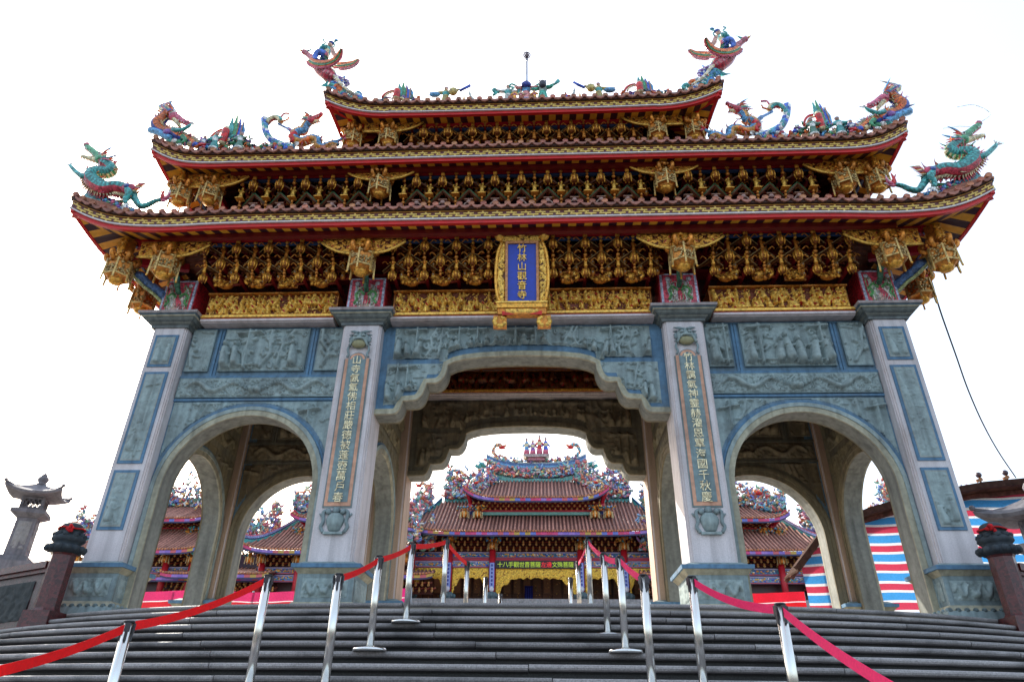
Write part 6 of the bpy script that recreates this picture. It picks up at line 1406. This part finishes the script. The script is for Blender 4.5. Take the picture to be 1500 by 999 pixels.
for i, x in enumerate((-.58, -.2, .2, .58)):
    rr = random.Random(830 + i); m = MB(); c = [SKYB, PURPLE, RED, BLUE][i]; hh = [1.15, 1.05, 1.35, 1.2][i]; m.lathe([(.20, 0), (.17, .3 * hh), (.12, .5 * hh), (.17, .65 * hh), (.12, .76 * hh), (.05, .8 * hh)], (x, 2.3, 12.78 - FZ), c, 9, cols=[PINK, c, CREAM, c, c]); m.ell((x, 2.28, 12.78 - FZ + .87 * hh), .085, FLESH, 8, 6); m.ell((x, 2.3, 12.78 - FZ + .94 * hh), (.09, .09, .06), NAVY, 7, 5); [m.tube([(x + .15 * k, 2.28, 12.78 - FZ + .6 * hh), (x + .24 * k, 2.2, 12.78 - FZ + .5 * hh)], [.07, .05], c, 6) for k in (-1, 1)]; m.tube([(x + .2, 2.28, 12.78 - FZ + .4 * hh), (x + .28, 2.28, 12.78 - FZ + 1.08 * hh)], [.015, .01], DGOLD, 4); H.p(m, 'ridge_figure', M_GLAZE, rg)
for sg in (-1, 1):                                                    # hip ridges with their porcelain crowds
    m = MB(); hp = [(sg * (2.2 + 1.75 * t), 2.1 - 2.6 * t, 11.05 - FZ - 1.62 * t + .35 * t ** 6 - .22 * math.sin(PI * t)) for t in np.linspace(0, 1, 12)]; band(m, hp, 1, ((.14, TEAL), (.06, NAVY), (.10, SKYB)), .16); h2 = H.p(m, 'hip_ridge', M_GLAZE); H.p(ornament([(p[0], p[1], p[2] + .28) for p in hp[1:9]], .95, 840 + sg, 80), 'ridge_ornament', M_GLAZE, h2, 'stuff'); H.p(ridge_dragon((sg * 3.5, -.2, 9.75 - FZ), .8, sg, 845 + sg), 'ridge_dragon', M_GLAZE, h2)
    m = MB(); hp = [(sg * (5.4 + .6 * (t - 1)), 2.1, 9.9 - FZ) for t in (-2.6, -1.3, 0, 1.0)]; band(m, hp, 1, ((.20, TEAL), (.06, NAVY), (.75, (.22, .30, .42)), (.10, SKYB)), .2); h3 = H.p(m, 'side_ridge', M_GLAZE); H.p(ornament([(p[0], p[1] - .1, p[2] + .25) for p in hp], .85, 850 + sg, 100), 'ridge_ornament', M_GLAZE, h3, 'stuff'); H.p(ornament([(p[0], p[1], p[2] + 1.1) for p in hp], 1.0, 852 + sg, 60), 'ridge_ornament', M_GLAZE, h3, 'stuff'); H.p(ridge_dragon((sg * 4.9, 2.1, 10.9 - FZ), 1.1, sg, 854 + sg), 'ridge_dragon', M_GLAZE, h3)
    m = MB(); hp = [(sg * (5.5 + 1.75 * t), 2.0 - 3.3 * t, 9.85 - FZ - 2.3 * t + .4 * t ** 6 - .3 * math.sin(PI * t)) for t in np.linspace(0, 1, 12)]; band(m, hp, 1, ((.18, TEAL), (.08, NAVY), (.10, SKYB)), .2); h4 = H.p(m, 'hip_ridge', M_GLAZE); H.p(ornament([(p[0] + sg * .15, p[1], p[2] + .25) for p in hp[2:10]], 1.25, 860 + sg, 110), 'ridge_ornament', M_GLAZE, h4, 'stuff'); H.p(ridge_dragon((sg * 6.4, .3, 9.6 - FZ), 1.0, -sg, 864 + sg), 'ridge_dragon', M_GLAZE, h4)
# facade
m = MB(); m.box(-7, 7, .6, .9, 2.0, 3.5, (.10, .02, .02)); m.box(-7, 7, 2.4, 2.6, 0, 3.0, (.05, .02, .015))
for x in np.arange(-6.6, 6.8, .55):
    m.box(x - .24, x + .24, 2.32, 2.4, .1, 2.2, vary((.12, .05, .025), .3)); m.box(x - .18, x + .18, 2.28, 2.32, .9, 2.0, vary((.20, .10, .04), .4))
    for k in range(7): m.ell((x + RNG.uniform(-.16, .16), 2.28, RNG.uniform(.2, 1.9)), (.05, .03, .04), vary((.40, .20, .05), .4), 5, 3)
H.p(m, 'wall', M_PAINT)
H.p(brackets(6.8, .15, 2.62, 3.42, .34, 870), 'bracket_work', M_GOLD, kind='stuff')
m = MB(); painted_strip(m, -6.8, 6.8, .05, 2.28, 2.60, 871, (.05, .12, .25)); painted_strip(m, -6.8, 6.8, .02, 1.80, 2.14, 872, (.20, .24, .42)); m.box(-6.8, 6.8, .0, .12, 2.16, 2.26, (.42, .02, .05)); H.p(m, 'painted_beam', M_PAINT)
COLX = (-6.6, -4.6, -2.32, 2.32, 4.6, 6.6)
for x in COLX:
    m = MB(); m.lathe([(.17, .45), (.17, 2.75)], (x, -.05, 0), (.48, .012, .025), 14); c = H.p(m, 'column', M_PAINT)
    m = MB(); m.lathe([(.36, -.1), (.38, .1), (.30, .18), (.34, .26), (.36, .38), (.28, .50), (.20, .56)], (x, -.05, 0), (.11, .16, .18), 12); [m.ell((x + .33 * math.cos(a), -.05 + .33 * math.sin(a), .36), (.10, .10, .12), (.12, .18, .20), 6, 4) for a in [2 * PI * k / 8 for k in range(8)]]; H.p(m, 'column_base', M_STONE, c)
    if abs(x) < 6:
        m = MB(); m.box(x - .13, x + .13, -.26, -.215, .75, 2.0, (.10, .16, .55)); m.box(x - .10, x + .10, -.27, -.26, .78, 1.97, (.30, .38, .70)); m.ell((x, -.25, .68), (.14, .06, .14), (.6, .62, .70), 8, 5); [m.box(x - .05, x + .05, -.28, -.27, 1.80 - .19 * k, 1.92 - .19 * k, (.03, .05, .30)) for k in range(6)]; H.p(m, 'couplet_board', M_PAINT, c)
    H.p(hanging(x, -.3, 2.95, 1.0, 875 + int(x)), 'hanging_pendant', M_GOLD)
for a, b in ((-6.6, -4.6), (-4.6, -2.32), (-2.32, 2.32), (2.32, 4.6), (4.6, 6.6)):   # gilt valances between the columns
    m = MB(); w2 = (b - a) / 2 - .18; c = (a + b) / 2
    def mk(X, Z, w2=w2, c=c):
        u = np.abs(X - c) / w2; lim = np.interp(u, [0, .5, .62, .72, .84, .88, 1.0], [1.24, 1.22, 1.14, .92, .82, .52, .34]) + .035 * np.sin(np.abs(X - c) * 16); return Z > lim
    add_relief(m, c - w2, c + w2, .32, 1.78, -.02, 880 + int(c * 3), .30, .9, 36, 'scroll', (.72, .46, .05), (.28, .13, .02), .15, mk); H.p(m, 'gilt_valance', M_GOLD)
# hall platform
m = MB(); m.box(-24, 24, -1.9, 6, -4.17, -.05, (.30, .29, .29)); [m.box(-6, 6, -1.9 - .34 * (k + 1), -1.9 - .34 * k, -4.17, -.05 - .165 * (k + 1), (.32, .31, .30)) for k in range(24)]; o = m.build('hall_terrace', M_STONE); o.location = (0, 26, 4.0); tag(o, kind='structure')
# blue hanging and the running-text board
m = MB(); m.box(-.22, .22, -.01, .01, -.9, .0, (.01, .02, .22)); [m.box(-.17 + .12 * k, -.10 + .12 * k, -.016, -.01, -.85, -.1, (.03, .05, .40)) for k in range(3)]; m.box(-.27, .27, -.02, .02, -.97, -.905, (.35, .02, .03)); o = m.build('hanging_banner', M_CLOTH, None, (-.45, 28.1, 5.25)); tag(o, 'narrow dark blue banner hanging in the dark hall doorway', 'banner')
sb = thing('message_board', 'long black message board with yellow-green and red characters across the hall front', 'sign board', (-.05, 25.85, 5.93))
m = MB(); m.box(-2.12, 2.12, 0, .10, -.19, .19, (.012, .012, .02)); m.build('board', M_PLASTIC, sb)
ME = {}
def lamp(name, c, s):
    q = bpy.data.materials.new(name); q.use_nodes = True; b = q.node_tree.nodes['Principled BSDF']; b.inputs['Base Color'].default_value = (*c, 1); b.inputs['Emission Color'].default_value = (*c, 1); b.inputs['Emission Strength'].default_value = s; return q
m = MB(); tx = '十八手觀世音菩薩  文殊菩薩'; write(m, tx[:8], -1.86, -.006, 0, .30, (.5, .6, .05), .285, False, .003); write(m, '文殊菩薩', 1.00, -.006, 0, .30, (.5, .6, .05), .285, False, .003); m.build('lettering', lamp('led_green', (.55, .75, .05), .12), sb)
m = MB(); write(m, '左邊', .43, -.006, 0, .30, (.7, .02, .02), .285, False, .003); m.build('lettering', lamp('led_red', (.9, .03, .03), .2), sb)

# ---- side halls
def side_hall(cx, y, label, W, We, lw, seed, skirt=True, zoff=0.0, figs=True):
    F = 3.8 + zoff; G = Hall(label, (cx, y, F)); z = lambda v: v - 3.8
    r, pt = swept_roof(We, -1.0, z(6.22), 2.6, z(8.75), lw, .35, .12); ro = G.p(r, 'roof', M_TILE); G.p(fascia(We, pt), 'eave_band', M_PAINT, ro)
    m = MB(); soffit(m, We, pt, We - .4, .4, z(6.2)); m.box(-lw, lw, 2.6, 5, z(5.5), z(8.7), (.2, .05, .05)); G.p(m, 'soffit', M_PAINT, ro)
    upper_works(G, W, z(7.72), 1.45, z(8.16), W + .95, z(8.22), .40, 2.9, z(9.55), W - .5, seed)
    for sg in (-1, 1):
        m = MB(); hp = [(sg * (lw + (We - lw) * t), 2.5 - 3.4 * t, z(8.72) - 2.45 * t + .35 * t ** 6 - .20 * math.sin(PI * t)) for t in np.linspace(0, 1, 10)]; band(m, hp, 1, ((.22, TEAL), (.06, NAVY), (.12, (.25, .30, .55)), (.05, PINK)), .2); h = G.p(m, 'hip_ridge', M_GLAZE); G.p(ornament([(p[0] + sg * .3, p[1], p[2] + .2) for p in hp[3:]], 1.5, seed + 3 + sg, 110), 'ridge_ornament', M_GLAZE, h, 'stuff')
        G.p(ornament([(sg * (We + .1), .3, z(6.6)), (sg * (We + .9), .6, z(6.6))], 1.9, seed + 6 + sg, 120), 'ridge_ornament', M_GLAZE, h, 'stuff')
        m = MB(); hp = [(sg * (W - .5 + 1.4 * t), 2.8 - 2.2 * t, z(9.5) - 1.25 * t + .5 * t ** 5 - .12 * math.sin(PI * t)) for t in np.linspace(0, 1, 10)]; band(m, hp, 1, ((.14, TEAL), (.05, NAVY), (.10, SKYB)), .18); h = G.p(m, 'hip_ridge', M_GLAZE); G.p(ornament([(p[0], p[1], p[2] + .2) for p in hp], 1.2, seed + 9 + sg, 110), 'ridge_ornament', M_GLAZE, h, 'stuff'); G.p(ridge_dragon((sg * (W + .1), 1.4, z(9.0)), 1.25, sg, seed + 12 + sg), 'ridge_dragon', M_GLAZE, h)
    m = MB(); hp = [(x, 2.85, z(9.5)) for x in np.linspace(-W + .4, W - .4, 12)]; band(m, hp, 1, ((.14, TEAL), (.4, (.30, .22, .26)), (.08, SKYB)), .25); rg = G.p(m, 'ridge', M_GLAZE); G.p(ornament([(p[0], 2.8, p[2] + .1) for p in hp], 1.7, seed + 20, 80), 'ridge_ornament', M_GLAZE, rg, 'stuff')
    G.p(brackets(We - .6, .1, z(5.62), z(6.22), .32, seed + 21), 'bracket_work', M_GOLD, kind='stuff')
    m = MB(); m.box(-We + .5, We - .5, .5, 3.5, 0, z(6.2), (.05, .012, .014)); G.p(m, 'wall', M_PAINT)
    m = MB(); painted_strip(m, -We + .6, We - .6, .02, z(5.25), z(5.58), seed + 22); painted_strip(m, -We + .6, We - .6, .0, z(4.85), z(5.20), seed + 23, (.16, .20, .36)); G.p(m, 'painted_beam', M_PAINT)
    for k, x in enumerate((-We + .9, -We * .36, We * .36, We - .9)):
        m = MB(); m.lathe([(.16, 0), (.16, z(5.9))], (x, -.1, 0), (.45, .012, .025), 12); G.p(m, 'column', M_PAINT); G.p(hanging(x, -.35, z(6.0), .95, seed + 30 + k), 'hanging_pendant', M_GOLD)
    for sg in (-1, 1): G.p(hanging(sg * (We - .35), -.5, z(5.95), .95, seed + 40 + sg), 'hanging_pendant', M_GOLD)
    if skirt:
        for sg in (-1, 1):
            r, p2 = swept_roof(1.5, -1.3, z(4.98), .4, z(5.5), 1.4, .1, .05); q = MB(); q.merge(r, lambda V, sg=sg: V + np.array([sg * (We - .3), 0, 0])); so_ = G.p(q, 'skirt_roof', M_TILE); q = MB(); q.merge(fascia(1.5, p2), lambda V, sg=sg: V + np.array([sg * (We - .3), 0, 0])); G.p(q, 'eave_band', M_PAINT, so_); q = MB(); q.merge(brackets(1.3, .1, z(4.35), z(4.85), .3, seed + 50 + sg, 2), lambda V, sg=sg: V + np.array([sg * (We - .3), 0, 0])); G.p(q, 'bracket_work', M_GOLD, kind='stuff')
    return G
side_hall(-10.7, 25.0, 'left wing hall with dragon ridges, seen through the left front arch', 1.75, 4.4, 2.6, 900)
GL = Hall('low tiled gallery joining the left wing hall to the far left hall', (-16.6, 25.4, 3.8))
r, p2 = swept_roof(3.2, -1.2, 1.12, .9, 1.95, 3.1, .05, .06); so_ = GL.p(r, 'roof', M_TILE); GL.p(fascia(3.2, p2), 'eave_band', M_PAINT, so_); GL.p(brackets(3.0, -.1, .45, 1.0, .3, 955, 2), 'bracket_work', M_GOLD, kind='stuff'); m = MB(); m.box(-3.1, 3.1, .95, 2.5, 0, 2.75, (.05, .02, .05)); m.box(-3.1, 3.1, .3, .949, 0, 1.2, (.10, .02, .03)); painted_strip(m, -3.0, 3.0, .1, .05, .42, 957); GL.p(m, 'wall', M_PAINT)
side_hall(10.7, 25.0, 'right wing hall with dragon ridges, seen through the right front arch', 1.75, 4.4, 2.6, 1000)
side_hall(21.2, 25.0, 'far right hall whose dragon ridge shows above the shed roof', 1.9, 3.6, 2.3, 1200)
side_hall(-20.6, 25.0, 'far left hall with bright teal ridge, seen through the outermost left opening', 1.9, 3.6, 2.3, 1100)
# =================================================================== LIGHT, SKY, CAMERA
w = bpy.data.worlds.new('World'); scene.world = w; w.use_nodes = True
nt = w.node_tree; bg = nt.nodes['Background']
sky = nt.nodes.new('ShaderNodeTexSky'); sky.sky_type = 'NISHITA'; sky.sun_disc = False
TO_SUN = Vector((-.45, .70, .54)).normalized()
el = math.asin(TO_SUN.z)
sky.sun_elevation = el; sky.sun_rotation = math.atan2(TO_SUN.x, TO_SUN.y)
sky.air_density = 1.0; sky.dust_density = 4.0; sky.ozone_density = 1.0
hz = nt.nodes.new('ShaderNodeMix'); hz.data_type = 'RGBA'; hz.blend_type = 'ADD'; hz.inputs['Factor'].default_value = 1; hz.inputs['B'].default_value = (2.0, 2.25, 2.4, 1)   # bright high haze
nt.links.new(sky.outputs[0], hz.inputs['A']); nt.links.new(hz.outputs['Result'], bg.inputs[0]); bg.inputs[1].default_value = .15
sd = bpy.data.lights.new('Sun', 'SUN'); sd.energy = 4.2; sd.angle = math.radians(.5); sd.color = (1, .95, .86)
so = bpy.data.objects.new('Sun', sd); COL.objects.link(so)
so.rotation_euler = (-TO_SUN).to_track_quat('-Z', 'Y').to_euler()
cam = bpy.data.cameras.new('Camera'); co = bpy.data.objects.new('Camera', cam); COL.objects.link(co)
pitch, roll, yaw = .5178, .0129, -.0488
Fw = Vector((math.sin(yaw) * math.cos(pitch), math.cos(yaw) * math.cos(pitch), math.sin(pitch))); R0 = Vector((math.cos(yaw), -math.sin(yaw), 0)); U0 = R0.cross(Fw)
Rr = R0 * math.cos(roll) + U0 * math.sin(roll); Ur = -R0 * math.sin(roll) + U0 * math.cos(roll)
Mx = Matrix((Rr, Ur, -Fw)).transposed().to_4x4(); Mx.translation = (.3681, -11, -1.62); co.matrix_world = Mx
cam.sensor_width = 36; cam.lens = 24.0; cam.clip_start = .05; cam.clip_end = 3000
scene.camera = co
scene.view_settings.view_transform = 'Standard'; scene.view_settings.look = 'None'; scene.view_settings.exposure = .95; scene.view_settings.gamma = 1
scene.cycles.use_denoising = True; scene.cycles.max_bounces = 8; scene.cycles.diffuse_bounces = 4; scene.cycles.glossy_bounces = 3
scene.cycles.sample_clamp_indirect = 8
